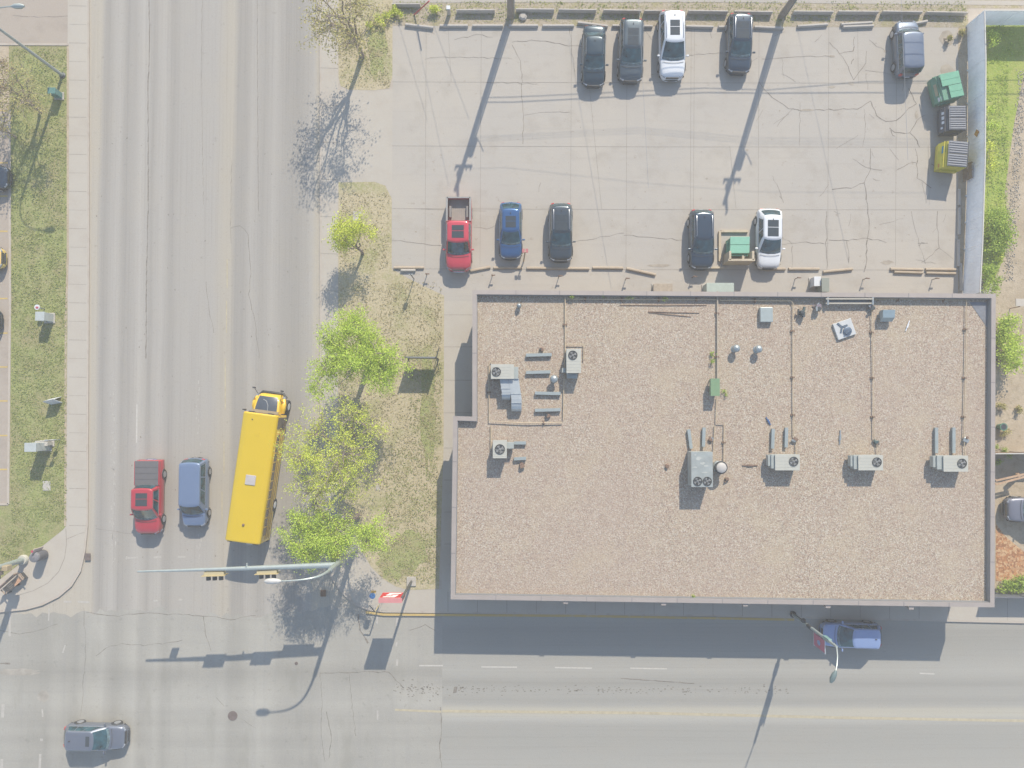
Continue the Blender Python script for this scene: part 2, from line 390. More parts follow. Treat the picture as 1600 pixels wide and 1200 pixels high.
it.strip(g2([(617, 1109), (690, 1112)]), .16, .006)
struct(it, 'intersection', [inter_m, crack_m, whl2, ywl, pmat('asphalt_patch', D(184, 180, 172), .9, noise=.2, nscale=1.5)])

cs = MB(); px_poly(cs, [(691, 955), (3400, 955), (3400, 1300), (691, 1300)], 0.0)
cs.mi = 2
for a, b in (((655, 1040), (692, 1040)), ((752, 1042), (808, 1042.5)), ((867, 1043), (925, 1044)), ((985, 1044), (1042, 1045)), ((1437, 1052), (1460, 1053))):
    cs.strip(g2([a, b]), .1, .006)
cs.mi = 1
cs.strip(g2([(691, 1111), (1000, 1114), (1300, 1121), (1700, 1128)]), .2, .006)
cs.mi = 3
rr = random.Random(9)
for i in range(230):
    x = rr.uniform(690, 1230) ** 1; y = 1077 + (x - 690) * .003 + rr.gauss(0, 3.2); s = rr.uniform(.03, .11)
    p = G(x, y); cs.strip([(p.x, p.y), (p.x + s * 1.3, p.y + rr.uniform(-.03, .03))], s * .7, .005)
crack(cs, [(970, 1060), (1030, 1064), (1085, 1068)], .05, .4, .004)
p = G(711, 1078); poly_sheet(cs, [(p.x - .16, p.y - .25), (p.x + .1, p.y - .2), (p.x + .18, p.y + .25), (p.x - .06, p.y + .22)], .007)
struct(cs, 'cross_street', [cross_m, ywl, whl, crack_m])
sp = MB()   # south pavement beyond the frame keeps the road from running into dirt
px_poly(sp, [(691, 1300), (3400, 1300), (3400, 3200), (691, 3200)], -.01); struct(sp, 'south_ground', grassdry_m)

# ---- raised blocks
Z = .12
def arc(cx, cy, rx, ry, a0, a1, n=10):
    return [(cx + rx * math.cos(R(a0 + (a1 - a0) * i / n)), cy + ry * math.sin(R(a0 + (a1 - a0) * i / n))) for i in range(n + 1)]
# north-east block: kerb outline
ne_corner = [(500, 830), (505, 870), (515, 900), (532, 925), (552, 944), (575, 954), (600, 957)]
ne = [(498, -900)] + ne_corner + [(1100, 963), (1600, 974), (3400, 1004), (3400, -900)]
b = MB(); b.prism(g2(ne, Z), -.02, Z); struct(b, 'northeast_kerb_block', curb_m)
yk = MB()
q = g2([(572, 956), (600, 959.6), (900, 961.5), (1240, 967.5)]); yk.strip(q, .17, Z + .006); 
struct(yk, 'kerb_paint', ykerb_m)
sw = MB()
px_poly(sw, [(501, -900), (528, -900), (528, 860), (545, 925), (534, 921), (518, 897), (508, 868), (503, 830)], Z + .004)
px_poly(sw, [(545, 925), (528, 860), (570, 870), (600, 905), (640, 922), (690, 921), (690, 955), (600, 954), (575, 950), (553, 940)], Z + .004)
px_poly(sw, [(690, 700), (740, 700), (740, 921), (1600, 930), (3400, 960), (3400, 1000), (1600, 971), (1100, 960), (690, 955)], Z + .004)
px_poly(sw, [(693, 462), (745, 455), (745, 700), (693, 700)], Z + .004)
px_poly(sw, [(528, 140), (616, 140), (616, 312), (590, 285), (528, 285)], Z + .004)
sw.mi = 1
for y in range(-10, 860, 58): sw.strip(g2([(501, y), (528, y + 1)], Z), .03, Z + .008)
for y in (492, 542, 594, 645, 700, 750, 800, 850): sw.strip(g2([(694, y), (738, y)], Z), .03, Z + .008)
for x in range(700, 1600, 46): sw.strip(g2([(x, 925), (x, 956 + (x - 700) * .015)], Z), .03, Z + .008)
sw.strip(g2([(504, 690), (516, 690)], Z), .02, Z + .008)
struct(sw, 'northeast_sidewalk', [walk_m, joint_m])
l1 = MB(); px_poly(l1, [(529, -300), (614, -300), (613, 120), (608, 138), (585, 141), (545, 140), (532, 134), (529, 120)], Z + .010)
px_poly(l1, [(529, 285), (585, 284), (602, 290), (612, 310), (612, 420), (640, 436), (694, 462), (693, 700), (686, 920), (640, 922), (620, 917), (600, 906), (580, 886), (566, 862), (556, 820), (528, 800)], Z + .010)
struct(l1, 'lawn_dry_strip', grassdry_m)
l1b = MB()
rr = random.Random(21)
def blob(mb, px, py, w, h, z, seed=1, n=22):
    rr2 = random.Random(seed); c = G(px, py, z)
    poly_sheet(mb, [(c.x + math.cos(a) * w / 41 * rr2.uniform(.7, 1.15), c.y + math.sin(a) * h / 41 * rr2.uniform(.7, 1.15)) for a in [2 * math.pi * k / n for k in range(n)]], z)
struct_blobs = ((590, 70, 30, 110), (612, 880, 46, 66), (668, 640, 26, 190), (640, 860, 60, 70))
for i, (x, y, w, h) in enumerate(struct_blobs): blob(l1b, x, y, w, h, Z + .014 + i * .001, i)
struct(l1b, 'lawn_green_patches', smat('lawn_patch', D(182, 190, 130), layers=[((1, 1, 1), .8, 5, .46, .62, D(184, 172, 140), .8), ((1, 1, 1), 5.5, 4, .48, .64, D(194, 188, 146), .55), ((1, 1, 1), 8, 3, .5, .68, D(118, 126, 78), .65)], bump=.7, bscale=8))

# parking lot with joints and cracks
pl = MB(); px_poly(pl, [(614, 39), (1497, 42), (1497, 470), (690, 470), (640, 436), (612, 420)], Z + .007)
ZL = Z + .012
pl.mi = 1
for x in (666, 752, 893, 980, 1080, 1186, 1295, 1401, 1085): pl.strip(g2([(x, 42), (x - 2, 415)], Z), .022, ZL)
for y in (128, 228, 326, 420): pl.strip(g2([(613, y), (1000, y + 1.5), (1495, y + 2)], Z), .026, ZL + .001)
for x0, y0, x1, y1 in ((700, 40, 705, 128), (920, 128, 940, 326), (1140, 228, 1150, 326), (1450, 228, 1452, 320), (640, 326, 760, 330), (1340, 42, 1341, 130)):
    pl.strip(g2([(x0, y0), (x1, y1)], Z), .02, ZL + .002)
pl.mi = 2
CR = [
 ([(1296, 66), (1312, 84), (1325, 104), (1334, 125), (1352, 98), (1354, 80)], .035), ([(1312, 84), (1333, 80), (1335, 58)], .04), ([(1334, 92), (1330, 100)], .04),
 ([(1358, 62), (1370, 72), (1384, 80)], .03), ([(1296, 88), (1260, 88), (1230, 90), (1190, 92)], .03), ([(1352, 110), (1370, 112), (1390, 116)], .025), ([(1353, 115), (1356, 140)], .02),
 ([(1200, 145), (1215, 158), (1232, 170), (1260, 173), (1295, 171), (1340, 171), (1360, 158), (1364, 165), (1370, 180), (1384, 190), (1400, 188), (1420, 170), (1432, 162), (1425, 150), (1420, 138)], .045),
 ([(1390, 200), (1398, 206), (1422, 208), (1432, 188), (1445, 180)], .045), ([(1422, 208), (1434, 220), (1437, 230)], .05), ([(1392, 203), (1395, 212), (1398, 213)], .05), ([(1430, 232), (1433, 250), (1433, 278), (1455, 294)], .045),
 ([(1332, 248), (1345, 258), (1360, 264), (1378, 266)], .03), ([(1360, 232), (1361, 245), (1360, 265), (1350, 285), (1330, 293), (1300, 296)], .04), ([(1350, 285), (1354, 305), (1355, 326), (1358, 350), (1354, 375), (1354, 405), (1350, 425)], .06),
 ([(1402, 265), (1420, 255), (1431, 254)], .03), ([(1455, 256), (1470, 262), (1480, 270)], .03), ([(1295, 375), (1325, 375), (1354, 373), (1372, 375), (1385, 379)], .04), ([(1200, 384), (1235, 381), (1260, 379), (1295, 380)], .03),
 ([(1323, 377), (1325, 392), (1326, 410)], .04), ([(1238, 384), (1237, 420)], .03), ([(1291, 330), (1291, 380), (1292, 420)], .04), ([(1465, 330), (1465, 370), (1468, 388), (1440, 410)], .035), ([(1468, 388), (1490, 405)], .025),
 ([(1434, 380), (1450, 380), (1440, 379), (1435, 384)], .03), ([(1424, 330), (1428, 350), (1440, 395), (1446, 412)], .02), ([(1186, 128), (1200, 145)], .02),
 ([(800, 66), (830, 63), (860, 65), (895, 72), (940, 75)], .035), ([(800, 70), (812, 95), (817, 130)], .04), ([(815, 130), (818, 180), (817, 225)], .03), ([(890, 45), (893, 75), (899, 120)], .03),
 ([(1074, 86), (1100, 85), (1130, 83)], .03), ([(1008, 48), (1018, 62)], .02), ([(820, 180), (860, 175), (890, 175)], .02), ([(710, 62), (745, 54), (770, 58)], .03), ([(754, 128), (800, 130), (840, 131)], .02),
 ([(664, 93), (680, 90), (755, 90), (800, 92)], .025), ([(900, 377), (930, 372), (975, 364)], .025), ([(975, 368), (1010, 370), (1065, 375)], .03), ([(1108, 46), (1112, 60)], .02), ([(740, 355), (760, 357), (775, 352)], .02),
 ([(845, 285), (842, 300)], .02), ([(612, 376), (640, 378), (690, 384)], .03), ([(1250, 160), (1250, 230)], .02), ([(1350, 170), (1353, 200), (1348, 230)], .02), ([(1390, 232), (1404, 250)], .02), ([(1366, 185), (1358, 178)], .02)]
for pts, w in CR: crack(pl, pts, w, 1.3, ZL + .003)
rr = random.Random(31)
for i in range(26):
    x, y = rr.uniform(1180, 1480), rr.uniform(50, 410); a = rr.uniform(0, 6.28); L = rr.uniform(8, 40)
    crack(pl, [(x, y), (x + L * math.cos(a), y + L * math.sin(a))], .018, 1.6, ZL + .0035, i)
pl.mi = 3
for i in range(70):
    x, y = rr.uniform(630, 1490), rr.uniform(45, 440); s = rr.uniform(1.0, 2.6) if i % 5 else rr.uniform(2.5, 5)
    blob(pl, x, y, s, s * rr.uniform(.5, 1), ZL + .0045 + i * 2e-5, i, 9)
for x, y, w, h in ((1262, 172, 24, 4), (1300, 136, 14, 4), (1432, 180, 6, 14), (1330, 130, 10, 6), (1384, 80, 7, 5), (1300, 88, 10, 4), (1480, 60, 24, 26), (1030, 415, 36, 5), (1386, 410, 20, 7), (1500, 320, 8, 50), (1480, 110, 22, 24)):
    blob(pl, x, y, w, h, ZL + .004 + w * 1e-5, int(w), 14)
struct(pl, 'parking_lot', [lot_m, joint_m, crack_m, pmat('lot_stain', D(190, 182, 170), .95, noise=.15, nscale=3)])
v = MB(); px_poly(v, [(614, 11), (1513, 13), (1513, 41), (1497, 43), (614, 40)], Z + .012); struct(v, 'weedy_verge', verge_m)
v = MB(); px_poly(v, [(614, -6), (1700, -4), (1700, 13), (614, 11)], Z + .008); struct(v, 'verge_north', smat('weedy_gravel_north', D(198, 188, 168), layers=[((1, 1, 1), 1.2, 6, .48, .6, D(180, 176, 124), .7), ((1, 1, 1), 6, 4, .5, .66, D(164, 154, 132), .7), ((1, 1, 1), 10, 3, .55, .7, D(224, 218, 205), .8)], bump=.6, bscale=9))
v = MB(); px_poly(v, [(614, -300), (3400, -300), (3400, -4), (1700, -4), (614, -6)], Z + .016); v.strip(g2([(614, 1), (1100, 0), (1700, 6)], Z), .35, Z + .02); struct(v, 'alley', lot_m)
# yard east of the lot
v = MB(); px_poly(v, [(1497, 42), (1800, 42), (1800, 960), (1497, 960)], Z + .002); struct(v, 'east_yard', dirt_m)
v = MB(); px_poly(v, [(1536, 18), (1700, 18), (1700, 88), (1604, 88), (1597, 130), (1585, 190), (1578, 240), (1570, 300), (1574, 340), (1570, 400), (1552, 440), (1536, 455)], Z + .014)
struct(v, 'yard_grass', smat('yard_lawn', D(176, 196, 96), layers=[((1, 1, 1), .6, 5, .45, .62, D(190, 192, 120), .6), ((1, 1, 1), 2, 5, .48, .64, D(152, 180, 76), .6), ((1, 1, 1), 8, 4, .5, .66, D(196, 200, 130), .5)], bump=.8, bscale=7))
v = MB(); px_poly(v, [(1556, 818), (1568, 835), (1585, 850), (1600, 862), (1640, 870), (1640, 905), (1556, 908)], Z + .016); struct(v, 'mulch_bed', mulch_m)
v = MB(); px_poly(v, [(1499, 430), (1552, 430), (1552, 470), (1499, 470)], Z + .006); struct(v, 'fence_side_path', lot_m)

# south-west block (left)
wc = [(137, 822), (133, 862), (126, 893), (112, 916), (92, 933), (66, 946), (40, 953), (0, 957)]
wb = [(-2200, -900), (138, -900), (139, 400)] + wc + [(-2200, 962)]
b = MB(); b.prism(g2(wb, Z), -.02, Z); struct(b, 'west_kerb_block', curb_m)
s2 = MB()
px_poly(s2, [(107, -300), (136, -300), (137, 400), (134, 822), (130, 862), (123, 891), (109, 914), (90, 930), (65, 943), (40, 950), (-5, 954), (-5, 935), (45, 870), (98, 828), (103, 822)], Z + .004)
s2.mi = 1
for y in list(range(-20, 830, 29)): s2.strip(g2([(108, y), (135, y + .5)], Z), .03 if y % 2 else .02, Z + .008)
crack(s2, [(103, 843), (118, 836), (132, 832)], .03, .6, Z + .009)
q = [(103, 826), (104, 850), (101, 872), (92, 893), (75, 911), (52, 923), (25, 931)]
s2.strip(g2(q, Z), .04, Z + .008)
struct(s2, 'west_sidewalk', [walk_m, joint_m])
s3 = MB(); px_poly(s3, [(14, 69), (107, 71), (106, 400), (103, 822), (98, 828), (45, 870), (0, 905), (-300, 905), (-300, 788), (12, 788), (15, 400)], Z + .010); struct(s3, 'west_lawn', grass_m)
s3 = MB(); s3.strip(g2([(106, 72), (106, 400), (103, 500), (102, 822)], Z), .16, Z + .016); struct(s3, 'lawn_edge_dirt', dirt_m)
s4 = MB(); px_poly(s4, [(-600, 172), (14, 172), (15, 400), (12, 788), (-600, 788)], Z + .006)
s4.mi = 1
for i, y in enumerate((201, 254, 306, 361, 413, 466, 520, 573, 626, 680, 733)): s4.strip(g2([(-90, y), (12, y + .5)], Z), .11, Z + .012)
s4.strip(g2([(-300, 173), (13, 173)], Z), .1, Z + .013)
struct(s4, 'west_parking_lot', [lotl_m, pmat('yellow_line', D(226, 200, 128), .7, noise=.1)])
s5 = MB()
for a, c in (((14, 172), (15, 470)), ((15, 470), (12, 788)), ((12, 788), (-300, 788)), ((-300, 67), (106, 69))):
    A, B = G(*a, .2), G(*c, .2); s5.beam((A.x, A.y, .14), (B.x, B.y, .14), .17, .06)
struct(s5, 'west_lot_kerb', curb_m)
s6 = MB(); px_poly(s6, [(-600, -300), (107, -300), (107, 68), (-600, 66)], Z + .003)
s6.mi = 1; crack(s6, [(20, 24), (60, 27), (106, 25)], .03, .6, Z + .007)
struct(s6, 'west_driveway', [lotl_m, crack_m])
s7 = MB(); px_poly(s7, [(-600, 68), (14, 68), (14, 172), (-600, 172)], Z + .003); struct(s7, 'west_planting_bed', dirt_m)
# ------------------------------------------------------------------ the flat roofed building
HP = 3.95; ZR = 3.55
def P2(px, py, z): v = G(px, py, z); return (v.x, v.y)
outer_px = [(738, 453), (1556, 459), (1554, 949), (704, 936.5), (708, 650), (738, 651)]
OUT = [P2(x, y, HP) for x, y in outer_px]
def inset(poly, d):
    n = len(poly); out = []
    area = sum(poly[i][0] * poly[(i + 1) % n][1] - poly[(i + 1) % n][0] * poly[i][1] for i in range(n)); sgn = 1 if area > 0 else -1
    for i in range(n):
        p0, p1, p2 = Vector(poly[i - 1]), Vector(poly[i]), Vector(poly[(i + 1) % n])
        d1 = (p1 - p0).normalized(); d2 = (p2 - p1).normalized()
        n1 = Vector((-d1.y, d1.x)) * sgn; n2 = Vector((-d2.y, d2.x)) * sgn
        bis = (n1 + n2).normalized(); k = d / max(.3, bis.dot(n1)); out.append(tuple(p1 + bis * k))
    return out
bo = Vector((OUT[4][0], OUT[3][1], 0)); bcen = Vector((sum(p[0] for p in OUT) / 6, sum(p[1] for p in OUT) / 6, 0))
bld = thing('commercial_building', bcen, 'flat roofed single storey commercial building with gravel roof and grey parapet', 'building')
wall_in = inset(OUT, .34)
brick = smat('stucco_wall', D(170, 156, 144), layers=[((1, 1, 1), 1, 5, .4, .7, D(150, 138, 128), .6)], rough=.85)
coping = pmat('metal_coping', D(196, 187, 182), .5, metal=.15, noise=.06, nscale=1)
fasc = pmat('fascia_panel', D(186, 176, 170), .6, noise=.06, nscale=1)
w = MB(); w.prism(wall_in, .0, ZR - .3); w.build('wall', brick, bld)
# fascia / parapet ring
def ring(mb, a, b, z0, z1):
    n = len(a)
    for i in range(n):
        j = (i + 1) % n
        mb.mesh([(*a[i], z0), (*a[j], z0), (*a[j], z1), (*a[i], z1), (*b[i], z0), (*b[j], z0), (*b[j], z1), (*b[i], z1)],
                [(0, 1, 2, 3), (5, 4, 7, 6), (3, 2, 6, 7), (1, 0, 4, 5)])
inner = inset(OUT, .31); inner2 = inset(OUT, .40)
f = MB(); ring(f, inset(OUT, .03), inset(OUT, .29), 2.75, HP - .05); f.build('parapet', fasc, bld)
c = MB(); ring(c, OUT, inner, HP - .05, HP); cop = c.build('coping', coping, bld)
for i in range(6):
    a, b_ = Vector(OUT[i]), Vector(OUT[(i + 1) % 6]); L = (b_ - a).length; d = (b_ - a) / L; n = Vector((d.y, -d.x)) * .18
    nn = Vector((-n.x, -n.y)); k = max(1, int(L / 3.05))
    for j in range(1, k):
        p = a + d * (L * j / k); m1 = p + n; 
        ins = Vector(inner[i]) - a; ins = ins - d * ins.dot(d)
        q = p + ins
        js = MB(); js.beam((p.x, p.y, HP + .003), (q.x, q.y, HP + .003), .05, .012); js.build('joint', pmat('joint_grey', D(160, 156, 158), .6), cop)
flash = MB(); ring(flash, inset(OUT, .292), inset(OUT, .35), ZR - .05, HP - .07); flash.build('flashing', pmat('roof_flashing', D(160, 165, 172), .5, metal=.2), bld)
roof_m = smat('roof_gravel', D(200, 184, 168), gravel=(16, [D(208, 190, 170), D(196, 180, 164), D(182, 162, 148), D(216, 206, 188), D(190, 178, 158), D(158, 140, 128), D(206, 186, 170), D(198, 192, 180), D(228, 220, 206), D(184, 170, 156)]),
    layers=[((1, 1, 1), .06, 3, .4, .62, D(198, 180, 170), .35), ((1, 1, 1), .3, 5, .5, .7, D(210, 196, 172), .5), ((1, 1, 1), .9, 6, .56, .7, D(184, 166, 150), .45), ((1, 1, 1), 4, 5, .58, .72, D(164, 146, 132), .35)], bump=.5, bscale=9)
r = MB(); r.prism(inset(OUT, .352), ZR - .29, ZR)
r.build('roof', roof_m, bld)
# scuppers on the south fascia
sc = MB()
for x, y in ((884, 941.5), (1037, 944), (1165, 945.5), (1294, 948), (1424, 950.5)):
    p = G(x, y - 1, HP - .1); s_ = MB(); s_.box((p.x, p.y, HP - .22), (.34, .26, .24)); s_.box((p.x, p.y - .05, HP - .55), (.16, .14, .42)); s_.build('scupper', coping, bld)
# windows and doors on the walls (south and north), real openings' frames set proud
glass_w = pmat('window_glass', (.03, .04, .045, 1), .05, spec=.8)
fr_m = pmat('window_frame', D(120, 118, 116), .4, metal=.5)
def facade(pA, pB, z0, z1, n, kind):
    a, b_ = Vector(pA), Vector(pB); L = (b_ - a).length; d = (b_ - a) / L; out = Vector((d.y, -d.x)); ang = math.atan2(d.y, d.x)
    for i in range(n):
        c_ = a + d * (L * (i + .5) / n) + out * .03
        wd = 2.2 if i % 3 != 1 or kind == 'win' else 1.0
        door = not (i % 3 != 1 or kind == 'win')
        zz0 = .14 if door else z0
        m = MB(); m.box((c_.x, c_.y, (zz0 + z1) / 2), (wd, .06, z1 - zz0), rz=ang); fr = m.build('door' if door else 'window', fr_m, bld)
        g_ = c_ + out * .035
        m = MB(); 
        if door: m.box((g_.x, g_.y, (zz0 + z1) / 2 + .1), (wd - .2, .02, z1 - zz0 - .5), rz=ang)
        else:
            for s in (-1, 1):
                q = g_ + d * s * (wd / 4); m.box((q.x, q.y, (zz0 + z1) / 2), (wd / 2 - .08, .02, z1 - zz0 - .12), rz=ang)
        m.build('pane', glass_w, fr)
facade(wall_in[3], wall_in[2], .8, 2.4, 11, 'mix')
facade(wall_in[1], wall_in[0], 1.1, 2.1, 7, 'mix')
facade(wall_in[4], wall_in[3], .9, 2.3, 3, 'win')
# north-east corner roof patch of torn membrane
t = MB(); t.face([(*P2(1515, 472, ZR + .02), ZR + .02), (*P2(1544, 514, ZR + .02), ZR + .02), (*P2(1545, 472, ZR + .02), ZR + .02)])
t.v = [v for v in t.v]; t.face([(v.x, v.y, v.z - .015) for v in t.v[:3]][::-1]); t.build('roof_patch', pmat('membrane', D(140, 146, 158), .5, noise=.15), bld)

# ---- roof pipes
def roof_pipe(pts, label, r=.035, zz=.16, mat=TAN, blocks=4.0, cat='pipe'):
    P = [G(x, y, ZR + zz) for x, y in pts]
    th = thing('gas_pipe', Vector((P[0].x, P[0].y, ZR)), label, cat, 'gas pipes across the roof')
    m = MB()
    m.tube(P, r, 8); m.build('pipe_run', mat, th, smooth=True)
    for i in range(len(P) - 1):
        a, b_ = P[i], P[i + 1]; L = (b_ - a).length; k = int(L / 2.6) if L > 1.5 else 0
        for j in range(k):
            q = a + (b_ - a) * ((j + .5) / k); an = math.atan2((b_ - a).y, (b_ - a).x)
            s = MB(); s.box((q.x, q.y, ZR + .045), (.12, .30, .1), rz=an); s.tube([(q.x - math.sin(an) * .0, q.y, ZR + .08), (q.x, q.y, ZR + .2)], .02, 6)
            s.box((q.x, q.y, ZR + zz + .045), (.07, .14, .02), rz=an); s.build('support', RUST, th)
    return th
GR = 'gas pipes across the roof'
roof_pipe([(883, 466), (883, 548), (881, 600), (880, 656)], 'tan gas pipe running down beside the upright fan unit in the west')
roof_pipe([(883, 538), (912, 538), (912, 562)], 'short tan gas pipe hooked round the upright fan unit')
roof_pipe([(879, 660), (820, 661), (764, 658), (764, 568), (768, 564)], 'tan gas pipe looping below the metal ducts of the west roof unit')
roof_pipe([(767, 664), (767, 702)], 'short tan gas pipe dropping to the small square fan unit')
roof_pipe([(886, 467), (1000, 468), (1118, 468)], 'tan gas pipe along the west half of the north parapet')
roof_pipe([(1121, 455), (1121, 592)], 'pale gas pipe from the north parapet down to the green roof box', r=.055, mat=pmat('pale_pipe', D(205, 192, 172), .5))
roof_pipe([(1120, 620), (1119, 660), (1132, 661), (1131, 722)], 'bent tan gas pipe from the green box to the round white vent')
roof_pipe([(1117, 664), (1115, 705)], 'short tan gas pipe ending at the large grey roof unit')
roof_pipe([(1125, 469), (1236, 470), (1239, 474), (1239, 560), (1240, 678), (1244, 690), (1244, 711)], 'brown gas pipe to the westernmost of the three south-east fan units')
roof_pipe([(1362, 478), (1364, 560), (1365, 682), (1370, 694), (1371, 711)], 'brown gas pipe down to the middle of the three south-east fan units')
roof_pipe([(1368, 467), (1440, 467), (1510, 469), (1509, 560), (1506, 682), (1508, 712)], 'brown gas pipe down to the easternmost roof fan unit')

# ---- rooftop units
CRM = pmat('unit_cream', D(212, 214, 206), .45, noise=.04)
CRMD = pmat('unit_grey', D(186, 196, 196), .45, noise=.05)
def box_corners(x0, y0, x1, y1, z):
    a, b_ = G(x0, y0, z), G(x1, y1, z); return min(a.x, b_.x), max(a.x, b_.x), min(a.y, b_.y), max(a.y, b_.y)
def bx(mb, x0, y0, x1, y1, z0, z1, grow=0):
    X0, X1, Y0, Y1 = box_corners(x0, y0, x1, y1, z1); mb.box(((X0 + X1) / 2, (Y0 + Y1) / 2, (z0 + z1) / 2), (X1 - X0 + grow, Y1 - Y0 + grow, z1 - z0)); return (X0, X1, Y0, Y1)
def fan(th, px, py, z, r):
    c_ = G(px, py, z)
    m = MB(); m.lathe((c_.x, c_.y, z - .02), [(r, 0), (r, .025)], 24); well = m.build('fan_well', pmat('fan_dark', (.035, .04, .045, 1), .6), th)
    m = MB()
    for k in range(4):
        a = k * math.pi / 2 + .5; q = [(c_.x + math.cos(a - .25) * r * .25, c_.y + math.sin(a - .25) * r * .25, z + .012), (c_.x + math.cos(a - .4) * r * .85, c_.y + math.sin(a - .4) * r * .85, z + .022),
             (c_.x + math.cos(a + .35) * r * .85, c_.y + math.sin(a + .35) * r * .85, z + .012), (c_.x + math.cos(a + .3) * r * .25, c_.y + math.sin(a + .3) * r * .25, z + .012)]
        m.face(q)
    m.lathe((c_.x, c_.y, z + .01), [(r * .26, 0), (r * .2, .03)], 12)
    m.build('fan_blades', pmat('fan_blade', D(196, 198, 198), .4, metal=.3), well)
    m = MB()
    pts = [(c_.x + math.cos(2 * math.pi * k / 20) * r, c_.y + math.sin(2 * math.pi * k / 20) * r, z + .03) for k in range(21)]
    m.tube(pts, .018, 6, cap=False)
    for k in (.35, .62): m.tube([(c_.x + math.cos(2 * math.pi * j / 16) * r * k, c_.y + math.sin(2 * math.pi * j / 16) * r * k, z + .035) for j in range(17)], .006, 4, cap=False)
    for k in range(6): m.tube([(c_.x, c_.y, z + .04), (c_.x + math.cos(k * math.pi / 3) * r, c_.y + math.sin(k * math.pi / 3) * r, z + .035)], .006, 4)
    m.build('guard', DARKM, well)
def unit(px, label, h, fans, side=None, mat=CRM, seams=True, side_mat=CRMD, panels=()):
    x0, y0, x1, y1 = px; z1 = ZR + h
    X0, X1, Y0, Y1 = box_corners(x0, y0, x1, y1, z1); cx, cy = (X0 + X1) / 2, (Y0 + Y1) / 2
    th = thing('rooftop_unit', Vector((cx, cy, ZR)), label, 'air conditioner', 'air conditioning units on the roof')
    m = MB(); m.box((cx, cy, ZR + .07), (X1 - X0 - .1, Y1 - Y0 - .1, .14)); m.build('base_rail', RUST, th)
    m = MB(); m.box((cx, cy, ZR + .14 + (h - .17) / 2), (X1 - X0 - .05, Y1 - Y0 - .05, h - .17)); bd = m.build('cabinet', side_mat, th, bevel=.015)
    m = MB(); m.box((cx, cy, z1 - .015), (X1 - X0, Y1 - Y0, .03)); m.build('top_panel', mat, th, bevel=.006)
    if seams:
        m = MB(); n = 5; wide = X1 - X0 > Y1 - Y0
        for i in range(1, n):
            if wide: m.box((cx - .08, Y0 + (Y1 - Y0) * i / n, z1 + .004), ((X1 - X0) * .8, .02, .01))
            else: m.box((cx, Y0 + (Y1 - Y0) * i / n * .6, z1 + .004), ((X1 - X0) * .96, .02, .01))
        m.build('rib', mat, th)
    m = MB()
    for k in range(7): m.box((cx, Y0 - -.012, ZR + .3 + k * (h - .5) / 6), (X1 - X0 - .3, .05, .025))
    m.build('coil_grille', DARKM, th)
    for fx, fy, fr in fans: fan(th, fx, fy, z1, fr)
    if side:
        for (a, b_, c_, d_, hh) in side:
            m = MB(); bx(m, a, b_, c_, d_, ZR + .25, ZR + hh); m.build('hood', side_mat, th, bevel=.01)
    return th
u1 = unit((767, 569, 803, 592), 'cream roof unit with twin curved metal ducts on its south side', 1.05, [(775.5, 581, .31)], side=[(803, 573, 810, 592, .9)])
dm = pmat('duct_metal', D(214, 224, 230), .36, metal=.3)
def duct(th, xa, xb, yA, yB, zt, flare=0, w0=None):
    """curved sheet-metal duct elbow: leaves the unit at top height and bends down to the roof"""
    m = MB(); a = G(xa, yA, zt); b_ = G(xb, yA, zt); y1 = G(xa, yB, zt - .4).y
    n = 9; prof = []
    L = a.y - y1
    for i in range(n + 1):
        t = i / n
        if t < .45: prof.append((a.y - L * t / .45 * .62, zt))
        else:
            an = (t - .45) / .55 * math.pi / 2; prof.append((a.y - L * .62 - L * .38 * math.sin(an), zt - .55 * (1 - math.cos(an))))
    prof.append((y1, ZR))
    for i in range(len(prof) - 1):
        sx0 = flare * (1 - min(1, i / 4)); sx1 = flare * (1 - min(1, (i + 1) / 4))
        (ya, za), (yb, zb) = prof[i], prof[i + 1]
        m.mesh([(a.x + sx0, ya, za), (b_.x + sx0, ya, za), (b_.x + sx1, yb, zb), (a.x + sx1, yb, zb)], [(3, 2, 1, 0)])
        m.mesh([(a.x + sx0, ya, za), (a.x + sx1, yb, zb), (a.x + sx1, max(yb, y1), ZR), (a.x + sx0, ya, ZR + .3)], [(0, 1, 2, 3)])
        m.mesh([(b_.x + sx0, ya, za), (b_.x + sx1, yb, zb), (b_.x + sx1, max(yb, y1), ZR), (b_.x + sx0, ya, ZR + .3)], [(3, 2, 1, 0)])
    for i in (0, 3, 5):
        ya, za = prof[i]; m.box(((a.x + b_.x) / 2 + flare * (1 - min(1, i / 4)), ya, za + .01), (abs(b_.x - a.x) + .06, .04, .05))
    return m.build('duct', dm, th)
duct(u1, 784, 797.5, 592, 625, ZR + .8, flare=-.15)
duct(u1, 799, 815, 592, 643, ZR + .8, flare=-.2)
unit((885, 545, 908, 583), 'cream upright roof unit with its fan at the north end', 1.1, [(895, 555, .31)], side=[(886, 583, 902, 591, .7), (878, 575, 884, 582, .6)])
unit((770, 688, 792, 716), 'small square cream roof unit with one round fan at the south-west', 1.15, [(781, 702, .34)], side=[(792, 691, 803, 701, .8)])
u4 = unit((1080, 706, 1114, 761), 'large grey roof unit with two fans side by side', 1.35, [(1090, 752, .30), (1105, 752, .30)], mat=pmat('weathered_grey', D(176, 186, 188), .55, noise=.12, nscale=2), seams=False)
m = MB()
